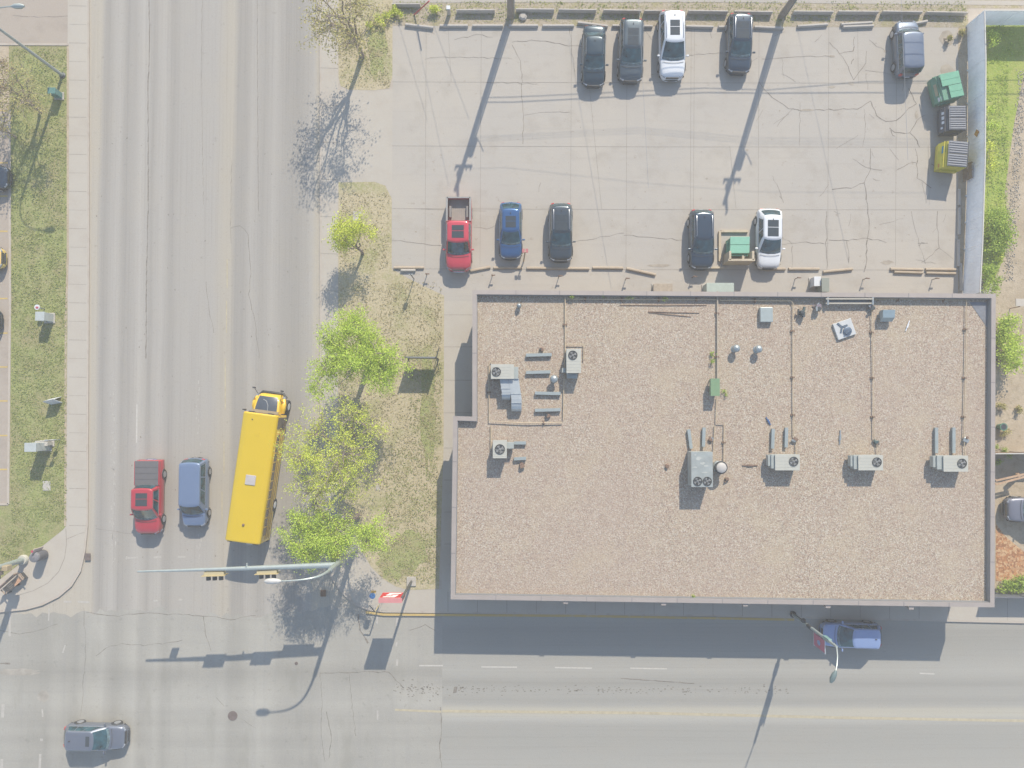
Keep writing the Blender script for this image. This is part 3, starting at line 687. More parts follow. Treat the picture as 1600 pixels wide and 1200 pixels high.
for k, (x, y, w_, h_) in enumerate(((1092, 716, 10, 7), (1098, 724, 11, 5), (1086, 730, 8, 3), (1104, 728, 9, 4), (1101, 738, 14, 2.2), (1086, 711, 4, 3))):
    c_ = G(x, y, ZR + 1.35); rr = random.Random(k)
    m.face([(c_.x + math.cos(a) * w_ / 50 * rr.uniform(.5, 1.2), c_.y + math.sin(a) * h_ / 50 * rr.uniform(.5, 1.2), ZR + 1.354 + k * .001) for a in [2 * math.pi * j / 14 for j in range(14)]])
m.build('paint_patches', pmat('old_paint', D(208, 214, 212), .6), u4)
unit((1211, 710, 1250, 735), 'cream roof unit with a bent hood, westernmost of the three south-east ones', .95, [(1240, 721, .32)], side=[(1200, 711, 1212, 728, .7), (1205, 710.5, 1212, 732, .82)])
unit((1341, 711, 1380, 735), 'cream roof unit with a bent hood, middle one of the three south-east ones', .95, [(1370, 722, .32)], side=[(1329, 712, 1342, 729, .7), (1334, 711.5, 1342, 733, .82)])
unit((1474, 712, 1513, 737), 'cream roof unit with a bent hood, easternmost on the roof', .95, [(1503, 724, .32)], side=[(1458, 713, 1475, 730, .7), (1464, 712, 1475, 733.5, .82)])
# round vents
def mushroom(px, py, label, r=.28, h=.75):
    c_ = G(px, py, ZR + h); th = thing('roof_vent', Vector((c_.x, c_.y, ZR)), label, 'roof vent', 'round capped vents on the roof')
    m = MB(); m.lathe((c_.x, c_.y, ZR), [(r * .95, 0), (r * .8, .06), (r * .5, .1), (r * .5, h - .25)], 16); m.build('pipe', GALV, th, smooth=True)
    m = MB(); m.lathe((c_.x, c_.y, ZR + h - .28), [(r, 0), (r * 1.02, .08), (r * .9, .18), (r * .55, .26), (r * .1, .29)], 18); m.build('cap', GALV, th, smooth=True)
mushroom(811, 477, 'small round metal vent near the north-west roof corner', .17, .5)
mushroom(866, 592, 'round metal vent beside the short rails west of the upright fan unit')
mushroom(1152, 544, 'round metal vent, western one of the pair north of the green box', .27, .7)
mushroom(1187, 545, 'round metal vent, eastern one of the pair north of the green box', .27, .7)
c_ = G(1128, 731, ZR + 1.1); th = thing('exhaust_fan', Vector((c_.x, c_.y, ZR)), 'round white capped exhaust vent beside the large grey roof unit', 'exhaust fan')
m = MB(); m.lathe((c_.x, c_.y, ZR), [(.42, 0), (.4, .3), (.34, .35), (.34, .8)], 20); m.build('housing', GALV, th, smooth=True)
m = MB(); m.lathe((c_.x, c_.y, ZR + .8), [(.45, 0), (.46, .1), (.43, .14), (.36, .15)], 24); m.build('rim', DARKM, th, smooth=True)
m = MB(); m.lathe((c_.x, c_.y, ZR + .95), [(.36, 0), (.35, .08), (.25, .14), (.05, .16)], 24); m.build('cap', pmat('cap_white', D(212, 210, 208), .6), th, smooth=True)
# hatches and boxes
th_m = MB(); X = bx(th_m, 1188, 480, 1208, 503, ZR, ZR + .35); tag(th_m.build('roof_hatch', pmat('hatch_pale', D(192, 206, 208), .4, metal=.2), origin=((X[0] + X[1]) / 2, (X[2] + X[3]) / 2, ZR), bevel=.03), 'pale rectangular roof hatch near the north parapet', 'hatch')
c_ = G(1320, 514, ZR + .2); th = thing('roof_curb_cover', Vector((c_.x, c_.y, ZR)), 'tilted square white roof cover with a loose fan on top', 'roof cover', rz=R(19))
m = MB(); m.box((0, 0, .09), (1.35, 1.2, .18)); m.build('cover_panel', pmat('cover_white', D(222, 228, 232), .5), th, local=True, bevel=.02)
m = MB(); m.lathe((.12, -.2, .18), [(.3, 0), (.3, .09), (.22, .12)], 16); m.build('fan_housing', pmat('housing_blue', D(110, 130, 155), .4, metal=.4), th, local=True, smooth=True)
m = MB()
for k in range(3):
    a = k * 2.1; m.box((-.15 + .22 * math.cos(a), .2 + .22 * math.sin(a), .22), (.4, .12, .02), rz=a)
m.box((.1, -.25, .33), (.45, .12, .05), rz=.3); m.build('fan_blade', pmat('blade_grey', D(120, 140, 160), .4, metal=.4), th, local=True)
c_ = G(1389, 492, ZR + .5); th = thing('hood_vent', Vector((c_.x, c_.y, ZR)), 'pale blue gooseneck hood vent by the north parapet', 'roof vent')
m = MB(); X0, X1, Y0, Y1 = box_corners(1380, 484, 1399, 496, ZR + .7)
m.mesh([(X0, Y1, ZR + .7), (X1, Y1, ZR + .7), (X1, Y0, ZR + .62), (X0, Y0, ZR + .62), (X0, Y1, ZR + .2), (X1, Y1, ZR + .2), (X1, Y0 - .25, ZR + .25), (X0, Y0 - .25, ZR + .25)],
       [(3, 2, 1, 0), (0, 1, 5, 4), (2, 3, 7, 6), (1, 2, 6, 5), (3, 0, 4, 7), (4, 5, 6, 7)]); m.build('hood', pmat('vent_blue', D(180, 204, 216), .35, metal=.3), th)
m = MB(); m.box(((X0 + X1) / 2, (Y0 + Y1) / 2, ZR + .12), (X1 - X0 - .15, Y1 - Y0 - .1, .24)); m.build('curb', CRMD, th)
c_ = G(1117, 605, ZR + .7); th = thing('meter_box', Vector((c_.x, c_.y, ZR)), 'green metal box on a pipe in the middle of the roof', 'utility box')
GRN = pmat('box_green', D(136, 172, 134), .5)
m = MB(); X = bx(m, 1111, 592, 1124, 618, ZR + .35, ZR + .8); m.build('cabinet', GRN, th, bevel=.015)
m = MB()
for x in (X[0] + .08, X[1] - .08):
    for y in (X[2] + .1, X[3] - .1): m.box((x, y, ZR + .175), (.06, .06, .35))
m.build('stand', RUST, th)
m = MB(); m.box(((X[0] + X[1]) / 2, (X[2] + X[3]) / 2, ZR + .81), (X[1] - X[0] + .06, X[3] - X[2] + .06, .02)); m.build('lid', GRN, th)
# short rails (old unit sleepers)
RAILM = pmat('rail_pale', D(180, 194, 198), .5, metal=.2)
rails = [((822, 555), (862, 554), 'northernmost short rail in the stack west of the upright fan unit'), ((822, 582), (860, 581), 'short rail level with the round vent in the west stack'),
 ((836, 614), (876, 615), 'second lowest short rail of the west stack'), ((836, 641), (876, 640), 'lowest short rail of the west stack above the pipe loop'), ((803, 692), (822, 692), 'short stub rail touching the square fan unit'),
 ((803, 717), (822, 716), 'short stub rail south-east of the square fan unit'), ((1076, 671), (1080, 701), 'slightly slanting upright rail north of the large grey unit'), ((1100, 668), (1099, 698), 'straight upright rail north of the large grey unit'),
 ((1208, 670), (1207, 701), 'left upright rail above the west south-east unit'), ((1229, 668), (1228, 699), 'right upright rail above the west south-east unit'), ((1463, 668), (1463, 708), 'left upright rail above the easternmost unit'), ((1490, 668), (1490, 708), 'right upright rail above the easternmost unit')]
for (a, b_, lb) in rails:
    A, B = G(*a, ZR + .2), G(*b_, ZR + .2)
    mid = Vector(((A.x + B.x) / 2, (A.y + B.y) / 2, ZR)); th = thing('equipment_rail', mid, lb, 'roof rail', 'short metal equipment rails on the roof')
    d = (B - A).normalized(); n = Vector((-d.y, d.x, 0))
    m = MB(); m.beam((A.x, A.y, ZR + .11), (B.x, B.y, ZR + .11), .16, .22); m.build('curb', RAILM, th)
    m = MB(); m.beam((A.x, A.y, ZR + .235), (B.x, B.y, ZR + .235), .22, .03); m.build('cap', RAILM, th)
# long rack of conduit by the north parapet
A = G(1291, 468, ZR + .35); B = G(1363, 468, ZR + .35); th = thing('conduit_rack', Vector(((A.x + B.x) / 2, A.y, ZR)), 'long low rack of metal conduits against the north parapet', 'conduit rack')
for i, (yy, zz) in enumerate(((467, .35), (474, .3))):
    a, b_ = G(1290, yy, ZR + zz), G(1364, yy, ZR + zz); m = MB(); m.beam(a, b_, .1, .12); m.build('rail', pmat('rack_pale', D(200, 196, 184), .5), th)
a, b_ = G(1290, 470.5, ZR + .1), G(1364, 470.5, ZR + .1); m = MB(); m.beam(a, b_, .22, .12); m.build('trough', pmat('trough_blue', D(120, 135, 150), .5, metal=.3), th)
for x in (1292, 1362):
    a, b_ = G(x, 465, ZR + .2), G(x, 477, ZR + .2); m = MB(); m.beam(a, b_, .12, .4); m.build('end_plate', GALV, th)
# loose rods, motor, junk
for i, (a, b_, lb) in enumerate((((968, 477), (1104, 477), 'long thin rod lying parallel to the north parapet'), ((1013, 487), (1093, 489), 'middle loose rod on the gravel, upper of the crossing pair'), ((1013, 488), (1080, 495), 'slanting loose rod on the gravel, lower of the crossing pair'))):
    A, B = G(*a, ZR + .03), G(*b_, ZR + .03); m = MB(); m.tube([A, (A + B) / 2 + Vector((0, 0, .02)), B], .022, 6)
    tag(m.build('metal_rod', RUST, origin=(A + B) / 2, smooth=True), lb, 'rod', 'loose metal rods on the roof gravel')
def junk(px, py, label, cols, n, spread, seed, cat='debris', name='scrap_pile', h=.3):
    rr = random.Random(seed); c_ = G(px, py, ZR); th = thing(name, c_, label, cat)
    for i in range(n):
        m = MB(); m.box((c_.x + rr.uniform(-spread, spread), c_.y + rr.uniform(-spread, spread), ZR + .06 + rr.uniform(0, h)), (rr.uniform(.1, .35), rr.uniform(.06, .25), rr.uniform(.05, .2)), rz=rr.uniform(0, 3))
        m.build(('motor', 'bracket', 'coil')[i % 3], cols[i % len(cols)], th)
    m = MB(); m.lathe((c_.x, c_.y, ZR), [(.16, 0), (.16, h), (.1, h + .05)], 12); m.build('drum', cols[0], th, smooth=True)
DG = pmat('scrap_dark', (.06, .07, .075, 1), .5, metal=.4); PG = pmat('scrap_purple', D(150, 140, 155), .6); GB = pmat('scrap_teal', D(90, 115, 118), .5, metal=.3)
junk(1250, 489, 'dark motor and bracket assembly standing near the north parapet', [DG, GB, DG], 7, .28, 3, 'fan motor', 'fan_motor', .45)
junk(1275, 481, 'small heap of grey scrap east of the dark motor', [PG, GALV, DG], 6, .22, 5)
junk(1361, 482, 'tangled valve cluster where the middle pipe meets the parapet', [DG, PG, GALV], 6, .2, 8)
junk(846, 546, 'small rusty valve above the northernmost west rail', [RUST, DG], 3, .1, 9, 'valve', 'gas_valve', .15)
junk(856, 650, 'small rusty valve under the lowest west rail', [RUST, DG], 3, .12, 10, 'valve', 'gas_valve', .15)
junk(815, 726, 'small rusty valve south-east of the square fan unit', [RUST, DG], 3, .12, 11, 'valve', 'gas_valve', .15)
junk(1110, 687, 'rusty valve between the rails and the bent tan pipe', [RUST, GALV], 3, .12, 12, 'valve', 'gas_valve', .15)
junk(1240, 688, 'grey gas regulator above the westernmost south-east unit', [GALV, RUST], 4, .14, 13, 'regulator', 'gas_regulator', .15)
junk(1368, 691, 'greenish gas regulator above the middle south-east unit', [GB, RUST], 4, .14, 14, 'regulator', 'gas_regulator', .15)
junk(1507, 686, 'grey gas regulator above the easternmost unit', [GALV, RUST], 4, .14, 15, 'regulator', 'gas_regulator', .15)
junk(1042, 728, 'bent wire frame lying on the open gravel west of the grey unit', [RUST], 2, .1, 16, 'debris', 'wire_scrap', .05)
junk(1135, 749, 'rusty block south-east of the round white vent', [RUST], 2, .08, 17, 'block', 'rusty_block', .1)
for (a, b_, lb, mt) in (((1421, 501), (1415, 517), 'short pale stick east of the blue hood vent', WHITE), ((1160, 727), (1184, 727), 'thin brown strip between the round vent and the next unit', RUST), ((1197, 652), (1204, 664), 'blue plastic scrap above the upright rails', pmat('blue_scrap', D(70, 110, 170), .5)), ((1313, 672), (1312, 694), 'small pale stake on the gravel between two fan units', GALV)):
    A, B = G(*a, ZR + .05), G(*b_, ZR + .05); m = MB(); m.beam(A, B, .07, .05); m.beam((A * .7 + B * .3) + Vector((0, 0, .04)), (A * .3 + B * .7) + Vector((0, 0, .04)), .12, .03)
    tag(m.build('loose_scrap', mt, origin=(A + B) / 2), lb, 'scrap')
# ------------------------------------------------------------------ vehicles (built locally, front = +Y)
def paint(name, col, metal=.25, rough=.32): return pmat('paint_' + name, col, rough, metal=metal, coat=.8, noise=.015)
KIND = {
 # hood front height, belt, total height, windshield base y, roof front y, roof rear y, rear base y (fractions of half length), roof width factor, deck height
 'sedan': dict(belt=.92, cowl=.47, rf=.10, rr=-.48, rb=-.74, wb=.93, wt=.66, deck=.98, hood=.80, bev=.0),
 'suv':   dict(belt=1.02, cowl=.49, rf=.06, rr=-.78, rb=-.93, wb=.93, wt=.70, deck=1.0, hood=.92, bev=.0),
 'boxy':  dict(belt=1.05, cowl=.58, rf=.36, rr=-.86, rb=-.95, wb=.93, wt=.78, deck=1.0, hood=.95, bev=.0),
 'van':   dict(belt=1.02, cowl=.58, rf=.33, rr=-.88, rb=-.96, wb=.93, wt=.76, deck=1.0, hood=.90, bev=.0),
 'hatch': dict(belt=.95, cowl=.49, rf=.08, rr=-.66, rb=-.92, wb=.93, wt=.68, deck=1.0, hood=.84, bev=.0),
 'pickup':dict(belt=1.10, cowl=.55, rf=.27, rr=-.25, rb=-.31, wb=.93, wt=.76, deck=1.1, hood=1.02, bev=.0),
}
def vehicle(kind, L, W, Ht, loc, rz, col, label, cat, roof=None, rails=False, sunroof=None, bed=None, group=None, roof_mat=None, black_roof=False):
    K = KIND[kind]; h = L / 2; hw = W / 2; belt = K['belt']
    th = thing({'pickup': 'pickup_truck', 'van': 'minivan'}.get(kind, 'parked_car'), (loc[0], loc[1], loc[2]), label, cat, group, rz=rz)
    P = col
    # lower body lofted along y
    deck = K['deck'] * (1 if kind != 'sedan' else .98)
    st = [(-1.0, .58, .62), (-.985, .78, .78), (-.95, deck - .06, .90), (-.86, deck, .975), (-.6, max(belt, deck), 1.0), (-.2, belt, 1.0), (.2, belt, 1.0), (K['cowl'], belt - .01, .995),
          (K['cowl'] + .12, belt - .04, .985), (.80, K['hood'] + .03, .955), (.9, K['hood'] - .03, .89), (.965, K['hood'] - .12, .77), (.992, .60, .64), (1.0, .5, .54)]
    if bed: st = [(-1.0, .55, .9), (-.99, .95, .95), (-.97, belt - .03, .965)] + [(s[0], belt if s[0] < .2 else s[1], s[2]) for s in [st[4], (K['rb'] - .03, belt, 1.0)] + st[5:]]
    rows = []
    for (t, zt, wf) in st:
        w = hw * wf; y = t * h
        inner = [(0, zt + .035), (.45 * w, zt + .03), (.80 * w, zt + .005), (.93 * w, zt - .05), (w, zt - .22 if zt > .8 else zt - .1), (w * 1.0, .5), (.97 * w, .28), (.86 * w, .2)]
        half = [Vector((x, y, max(.18, z))) for x, z in inner]
        rows.append([Vector((-v.x, v.y, v.z)) for v in half[:0:-1]] + half)
    m = MB(); n = len(rows[0])
    vs = [v for r_ in rows for v in r_]; fs = []
    ncut = None
    for i in range(len(rows) - 1):
        for k in range(n - 1):
            if bed and st[i][0] >= -.98 and st[i + 1][0] <= K['rb'] + .0 and 4 <= k <= n - 6 + 0: continue
            fs.append((i * n + k, i * n + k + 1, (i + 1) * n + k + 1, (i + 1) * n + k))
    fs.append(tuple(range(n))[::-1][::-1]); fs[-1] = tuple(range(n)); fs.append(tuple((len(rows) - 1) * n + k for k in range(n))[::-1])
    for i in range(len(rows) - 1): fs.append((i * n, (i + 1) * n, (i + 1) * n + n - 1, i * n + n - 1))
    m.mesh(vs, fs); body = m.build('body', [P], th, local=True, smooth=True, subsurf=0 if bed else 1, angle=50)
    # lower cladding
    # cabin surface
    cw, rf, rr, rb = K['cowl'] * h, K['rf'] * h, K['rr'] * h, K['rb'] * h
    wb, wt = hw * K['wb'], hw * K['wt'] * 1.06
    z0, z1 = belt - .03, Ht - .05
    def S(face, u, v, off=0.0):
        w = wb + (wt - wb) * (v ** 1.15); z = z0 + (z1 - z0) * v
        yf = cw + (rf - cw) * v; yr = rb + (rr - rb) * (v if kind not in ('sedan', 'hatch') else v ** .85)
        bf = .16 * (1 - .45 * v); br = .10 * (1 - .4 * v); q = 1 - (2 * u - 1) ** 2
        ce = .06
        if face == 'f': p = Vector(((2 * u - 1) * w, yf + bf * q - ce * (1 - q) ** 3, z)); nrm = Vector((0, .7, .6)).normalized()
        elif face == 'b': p = Vector((-(2 * u - 1) * w, yr - br * q + ce * (1 - q) ** 3, z)); nrm = Vector((0, -.9, .4)).normalized()
        elif face == 'r':
            p = Vector((w + .02 * math.sin(math.pi * v), (yf - ce) + ((yr + ce) - (yf - ce)) * u, z)); nrm = Vector((.95, 0, .3)).normalized()
        else: p = Vector((-w - .02 * math.sin(math.pi * v), (yf - ce) + ((yr + ce) - (yf - ce)) * u, z)); nrm = Vector((-.95, 0, .3)).normalized()
        return p + nrm * off
    # loops
    def loop(v, sc=1, dz=0):
        pts = [S('f', i / 8, v) for i in range(9)][::-1][:-1]      # right -> left along the front? built below consistently
        pts = [S('f', i / 8, v) for i in range(8)] + [S('r', i / 6, v) for i in range(6)] + [S('b', i / 8, v) for i in range(8)] + [S('l', 1 - i / 6, v) for i in range(6)]
        cx = sum((p for p in pts), Vector()) / len(pts)
        return [Vector((cx.x + (p.x - cx.x) * sc, cx.y + (p.y - cx.y) * sc, p.z + dz)) for p in pts]
    m = MB(); lps = [loop(v) for v in (0, .33, .66, .9, 1.0)] + [loop(1.0, .955, .03), loop(1.0, .86, .045), loop(1.0, .55, .055), loop(1, .2, .06)]
    N = len(lps[0]); fs = []
    for i in range(len(lps) - 1):
        for k in range(N): fs.append((i * N + k, i * N + (k + 1) % N, (i + 1) * N + (k + 1) % N, (i + 1) * N + k)[::-1])
    fs.append(tuple((len(lps) - 1) * N + k for k in range(N))[::-1])
    m.mesh([v for l in lps for v in l], fs)
    m.build('roof', [roof_mat or P], th, local=True, smooth=True, angle=60)
    def patch(face, u0, u1, v0, v1, name, mat, off=.014, nu=8, nv=3, par=None, taper=0):
        m = MB(); vs = []; fs = []
        for j in range(nv + 1):
            for i in range(nu + 1):
                uu0 = u0 + taper * (j / nv) * (u1 - u0) * .0
                vs.append(S(face, u0 + (u1 - u0) * i / nu, v0 + (v1 - v0) * j / nv, off))
        for j in range(nv):
            for i in range(nu):
                a = j * (nu + 1) + i; fs.append((a, a + nu + 1, a + nu + 2, a + 1))
        base = len(vs)
        m.mesh(vs, fs)
        return m.build(name, mat, par or th, local=True, smooth=True)
    ws = patch('f', .045, .955, .05, .95, 'windshield', GLASS)
    patch('f', .07, .93, .055, .2, 'dash_reflection_band', pmat('dash_reflection', (.10, .15, .165, 1), .4, noise=.5, nscale=5), off=.02, nv=1, par=ws)  # dash reflection painted as a lighter band low on the glass
    m = MB()   # wipers
    a, b_ = S('f', .25, .07, .03), S('f', .62, .16, .03); m.tube([a, b_], .012, 5); a, b_ = S('f', .55, .07, .03), S('f', .9, .2, .03); m.tube([a, b_], .012, 5)
    m.build('wiper', BLACK, ws, local=True)
    patch('b', .08, .92, .12, .9, 'rear_window', GLASS)
    ns = {'pickup': [(.08, .48), (.54, .92)], 'sedan': [(.14, .46), (.49, .80)], 'hatch': [(.13, .44), (.47, .84)], 'suv': [(.10, .38), (.41, .68), (.71, .93)], 'boxy': [(.08, .38), (.41, .68), (.71, .95)], 'van': [(.12, .38), (.41, .67), (.70, .95)]}[kind]
    for sface in ('l', 'r'):
        for (a, b_) in ns: patch(sface, a, b_, .12, .88, 'side_window', GLASS, nu=3)
    for s in (-1, 1):
        m = MB(); m.tube([S('l' if s < 0 else 'r', u, .06, .02) for u in (.04, .3, .6, .94)], .014, 5); m.tube([S('l' if s < 0 else 'r', u, .93, .02) for u in (.04, .3, .6, .94)], .012, 5); m.build('window_trim', ALLOY, th, local=True)
    # sunroof
    zt = Ht
    if sunroof:
        w_, ya, yb = sunroof; m = MB(); m.box((0, (ya + yb) / 2 * h, Ht + .008), (w_ * W, abs(yb - ya) * h, .012)); sr = m.build('sunroof', pmat('sunroof_glass', (.035, .045, .055, 1), .22, spec=.35), th, local=True, bevel=.005)
        if abs(yb - ya) * h > .8:
            m = MB(); m.box((0, (ya * .45 + yb * .55) * h, Ht + .017), (w_ * W, .035, .008)); m.build('divider', P, sr, local=True)
    if rails:
        for s in (-1, 1):
            x = s * wt * .86; m = MB(); m.tube([(x, rf - .15, Ht - .01), (x, rf - .25, Ht + .06), (x, rr + .35, Ht + .06), (x, rr + .2, Ht - .01)], .022, 6); m.build('roof_rail', ALLOY, th, local=True, smooth=True)
    if kind in ('sedan', 'suv', 'hatch') and not bed:
        m = MB(); m.box((0, rr + .3, Ht + .04), (.05, .16, .07), top=.5); m.build('antenna', BLACK, th, local=True)
    # mirrors
    for s in (-1, 1):
        m = MB(); m.box((s * (hw + .1), cw - .28, belt + .03), (.2, .11, .14)); m.box((s * (hw - .02), cw - .26, belt - .01), (.12, .06, .05)); mi = m.build('mirror', [P if not black_roof else BLACK], th, local=True, bevel=.03)
    # lights, grille, bumpers
    zf = K['hood'] - .16
    for s in (-1, 1):
        m = MB(); m.box((s * hw * .68, h * .925, zf), (.34, .15, .12), rz=-s * .6); m.build('headlight', CLEAR, th, local=True, bevel=.03)
        m = MB(); m.box((s * hw * .68, -h * .968, belt - .24), (.22, .1, .28 if kind in ('suv', 'van', 'boxy', 'pickup') else .16), rz=s * .25); m.build('tail_light', REDL, th, local=True, bevel=.02)
    m = MB(); m.box((0, h * .985, zf - .05), (W * .48, .07, .22)); gr = m.build('grille', BLACK, th, local=True, bevel=.01)
    m = MB(); m.box((0, h * .985 + .04, zf - .02), (W * .4, .01, .03)); m.build('trim', CHROME, gr, local=True)
    for s, nm in ((1, 'front_bumper'), (-1, 'rear_bumper')):
        m = MB(); pts = []
        for i in range(9):
            t = (i / 8 - .5) * 2; pts.append((t * hw * .93, s * (h + .01 - .34 * abs(t) ** 2.6), .42))
        m.tube(pts, .075, 8); m.build(nm, BLACK if kind != 'pickup' else CHROME, th, local=True, smooth=True)
    m = MB(); m.box((0, -h - .035, .62), (.32, .02, .12)); m.build('number_plate', WHITE, th, local=True)
    # hood seam, door seams
    m = MB(); y_ = cw + .18
    m.tube([(-hw * .8, y_, belt + .0), (-hw * .4, y_ + .08, belt + .03), (0, y_ + .1, belt + .035), (hw * .4, y_ + .08, belt + .03), (hw * .8, y_, belt + .0)], .013, 5); m.build('cowl', BLACK, th, local=True)
    # wheels
    rw = .36 if kind in ('suv', 'pickup', 'boxy') else .335
    for sy in (.61, -.60):
        for s in (-1, 1):
            y = sy * h; m = MB(); m.tube([(s * (hw - .2), y, rw), (s * (hw - .02), y, rw), (s * (hw + .012), y, rw)], [rw, rw, rw * .93], 22)
            wh = m.build('wheel', RUBBER, th, local=True, smooth=True)
            m = MB(); m.tube([(s * (hw + .005), y, rw), (s * (hw + .022), y, rw)], [rw * .68, rw * .62], 18)
            rim = m.build('rim', ALLOY, wh, local=True)
            m = MB(); m.tube([(s * (hw - .01), y + math.cos(a) * (rw + .045), rw + math.sin(a) * (rw + .045)) for a in [math.pi * k / 8 for k in range(9)]], .035, 5); m.build('wheel_arch', BLACK, th, local=True, smooth=True)
    if bed:
        # bed: side rails, floor, tailgate, or a flat tonneau cover
        y0, y1 = -h * .97, rb - .06; zb = belt
        for s in (-1, 1):
            m = MB(); m.box((s * hw * .90, (y0 + y1) / 2, zb - .22), (hw * .13, y1 - y0, .5)); m.build('bed_side', [P], th, local=True, bevel=.02)
        m = MB(); m.box((0, y0 + .03, zb - .22), (W * .86, .08, .5)); m.build('tailgate', [P], th, local=True, bevel=.015)
        m = MB(); m.box((0, y1 + .02, zb - .2), (W * .86, .06, .5)); m.build('bed_front', [P], th, local=True)
        if bed == 'open':
            m = MB(); m.box((0, (y0 + y1) / 2, zb - .47), (W * .8, y1 - y0 - .1, .03))
            for k in range(10): m.box(((k - 4.5) * W * .075, (y0 + y1) / 2, zb - .45), (.05, y1 - y0 - .2, .02))
            m.build('bed_floor', pmat('bed_floor', D(176, 168, 160), .6, metal=.1), th, local=True)
            for s in (-1, 1):
                m = MB(); m.box((s * hw * .66, (y0 + y1) / 2 + .15, zb - .33), (.2, .9, .26)); m.build('wheel_well', pmat('bed_grey', D(150, 148, 148), .6), th, local=True, bevel=.05)
            m = MB()
            for s in (-1, 1): m.box((s * hw * .90, (y0 + y1) / 2, zb + .035), (hw * .15, y1 - y0 + .03, .02))
            m.box((0, y0 + .03, zb + .035), (W * .88, .11, .02)); m.build('bed_cap', pmat('bed_cap', D(170, 172, 172), .5), th, local=True)
        else:
            m = MB(); m.box((0, (y0 + y1) / 2, zb + .04), (W * .9, y1 - y0 + .06, .06)); tc = m.build('tonneau_cover', pmat('tonneau', D(118, 118, 124), .7), th, local=True, bevel=.02)
            m = MB()
            for k in (1, 2, 3): m.box((0, y0 + (y1 - y0) * k / 4, zb + .073), (W * .86, .02, .008))
            m.build('seam', BLACK, tc, local=True)
    return th
S_, N_, E_, W_ = math.pi, 0, -math.pi / 2, math.pi / 2
def at(px, py, z=.85, zg=Z + .01): v = G(px, py, z); return (v.x, v.y, zg)
c_blk = paint('black', (.010, .030, .045, 1), .3, .28); c_dgr = paint('dark_grey', (.045, .065, .08, 1), .4, .35); c_wht = paint('white', (.56, .57, .58, 1), 0, .35)
c_navy = paint('navy', (.018, .036, .06, 1), .3, .28); c_slate = paint('slate', (.10, .125, .17, 1), .4, .38); c_red = paint('red', (.42, .03, .05, 1), .1, .35); c_red2 = paint('crimson', (.36, .025, .04, 1), .1, .35)
c_blue = paint('deep_blue', (.02, .08, .20, 1), .35, .28); c_char = paint('charcoal', (.03, .044, .058, 1), .35, .32); c_vb = paint('steel_blue', (.14, .19, .29, 1), .3, .38); c_gry = paint('blue_grey', (.13, .145, .18, 1), .4, .4)
c_sky = paint('light_blue', (.18, .25, .42, 1), .15, .4); c_slv = paint('silver', (.17, .175, .21, 1), .4, .4); c_yel = paint('yellow', (.55, .40, .10, 1), 0, .4)
top = 'cars parked along the north edge of the lot'; mid = 'cars parked behind the building'
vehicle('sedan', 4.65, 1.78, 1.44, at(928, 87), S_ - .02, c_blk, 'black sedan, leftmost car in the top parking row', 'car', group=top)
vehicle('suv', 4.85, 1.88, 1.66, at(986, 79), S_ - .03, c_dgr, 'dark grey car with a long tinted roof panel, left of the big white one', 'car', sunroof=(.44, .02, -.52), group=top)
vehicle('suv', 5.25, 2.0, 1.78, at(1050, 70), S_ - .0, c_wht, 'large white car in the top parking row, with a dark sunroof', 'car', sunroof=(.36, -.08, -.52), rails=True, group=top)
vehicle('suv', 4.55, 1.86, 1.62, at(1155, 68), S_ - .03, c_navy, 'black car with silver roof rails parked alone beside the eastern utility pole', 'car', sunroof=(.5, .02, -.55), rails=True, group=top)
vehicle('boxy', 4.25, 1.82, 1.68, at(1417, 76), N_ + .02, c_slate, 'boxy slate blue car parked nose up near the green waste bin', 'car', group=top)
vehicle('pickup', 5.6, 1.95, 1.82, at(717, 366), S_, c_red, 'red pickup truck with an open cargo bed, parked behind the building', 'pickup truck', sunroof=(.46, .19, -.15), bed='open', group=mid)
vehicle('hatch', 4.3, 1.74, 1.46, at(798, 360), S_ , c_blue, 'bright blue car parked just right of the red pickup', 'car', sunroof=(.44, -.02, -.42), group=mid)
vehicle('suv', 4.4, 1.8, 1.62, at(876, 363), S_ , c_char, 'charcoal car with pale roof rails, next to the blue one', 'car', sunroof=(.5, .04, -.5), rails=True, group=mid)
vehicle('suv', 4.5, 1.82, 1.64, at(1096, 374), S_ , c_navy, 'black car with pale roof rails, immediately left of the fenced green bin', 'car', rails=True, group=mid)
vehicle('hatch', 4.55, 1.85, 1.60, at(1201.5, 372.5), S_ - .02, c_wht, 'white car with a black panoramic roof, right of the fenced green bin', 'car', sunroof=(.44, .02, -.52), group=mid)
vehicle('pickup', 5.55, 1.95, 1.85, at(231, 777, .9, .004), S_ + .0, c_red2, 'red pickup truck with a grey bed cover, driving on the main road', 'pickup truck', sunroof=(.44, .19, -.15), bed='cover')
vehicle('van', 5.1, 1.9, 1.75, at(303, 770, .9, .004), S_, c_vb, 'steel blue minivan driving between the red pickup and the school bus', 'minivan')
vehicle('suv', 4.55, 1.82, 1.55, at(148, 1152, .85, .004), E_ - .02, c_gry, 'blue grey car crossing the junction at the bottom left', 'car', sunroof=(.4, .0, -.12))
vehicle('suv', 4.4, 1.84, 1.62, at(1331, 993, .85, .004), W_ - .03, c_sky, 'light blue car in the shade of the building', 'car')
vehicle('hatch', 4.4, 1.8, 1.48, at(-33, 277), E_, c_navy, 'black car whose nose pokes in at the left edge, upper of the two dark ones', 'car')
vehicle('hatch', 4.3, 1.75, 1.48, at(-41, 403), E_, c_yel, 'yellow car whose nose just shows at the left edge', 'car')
vehicle('hatch', 4.4, 1.8, 1.48, at(-48, 500), E_, c_blk, 'black car whose nose barely shows at the left edge, lower of the two dark ones', 'car')
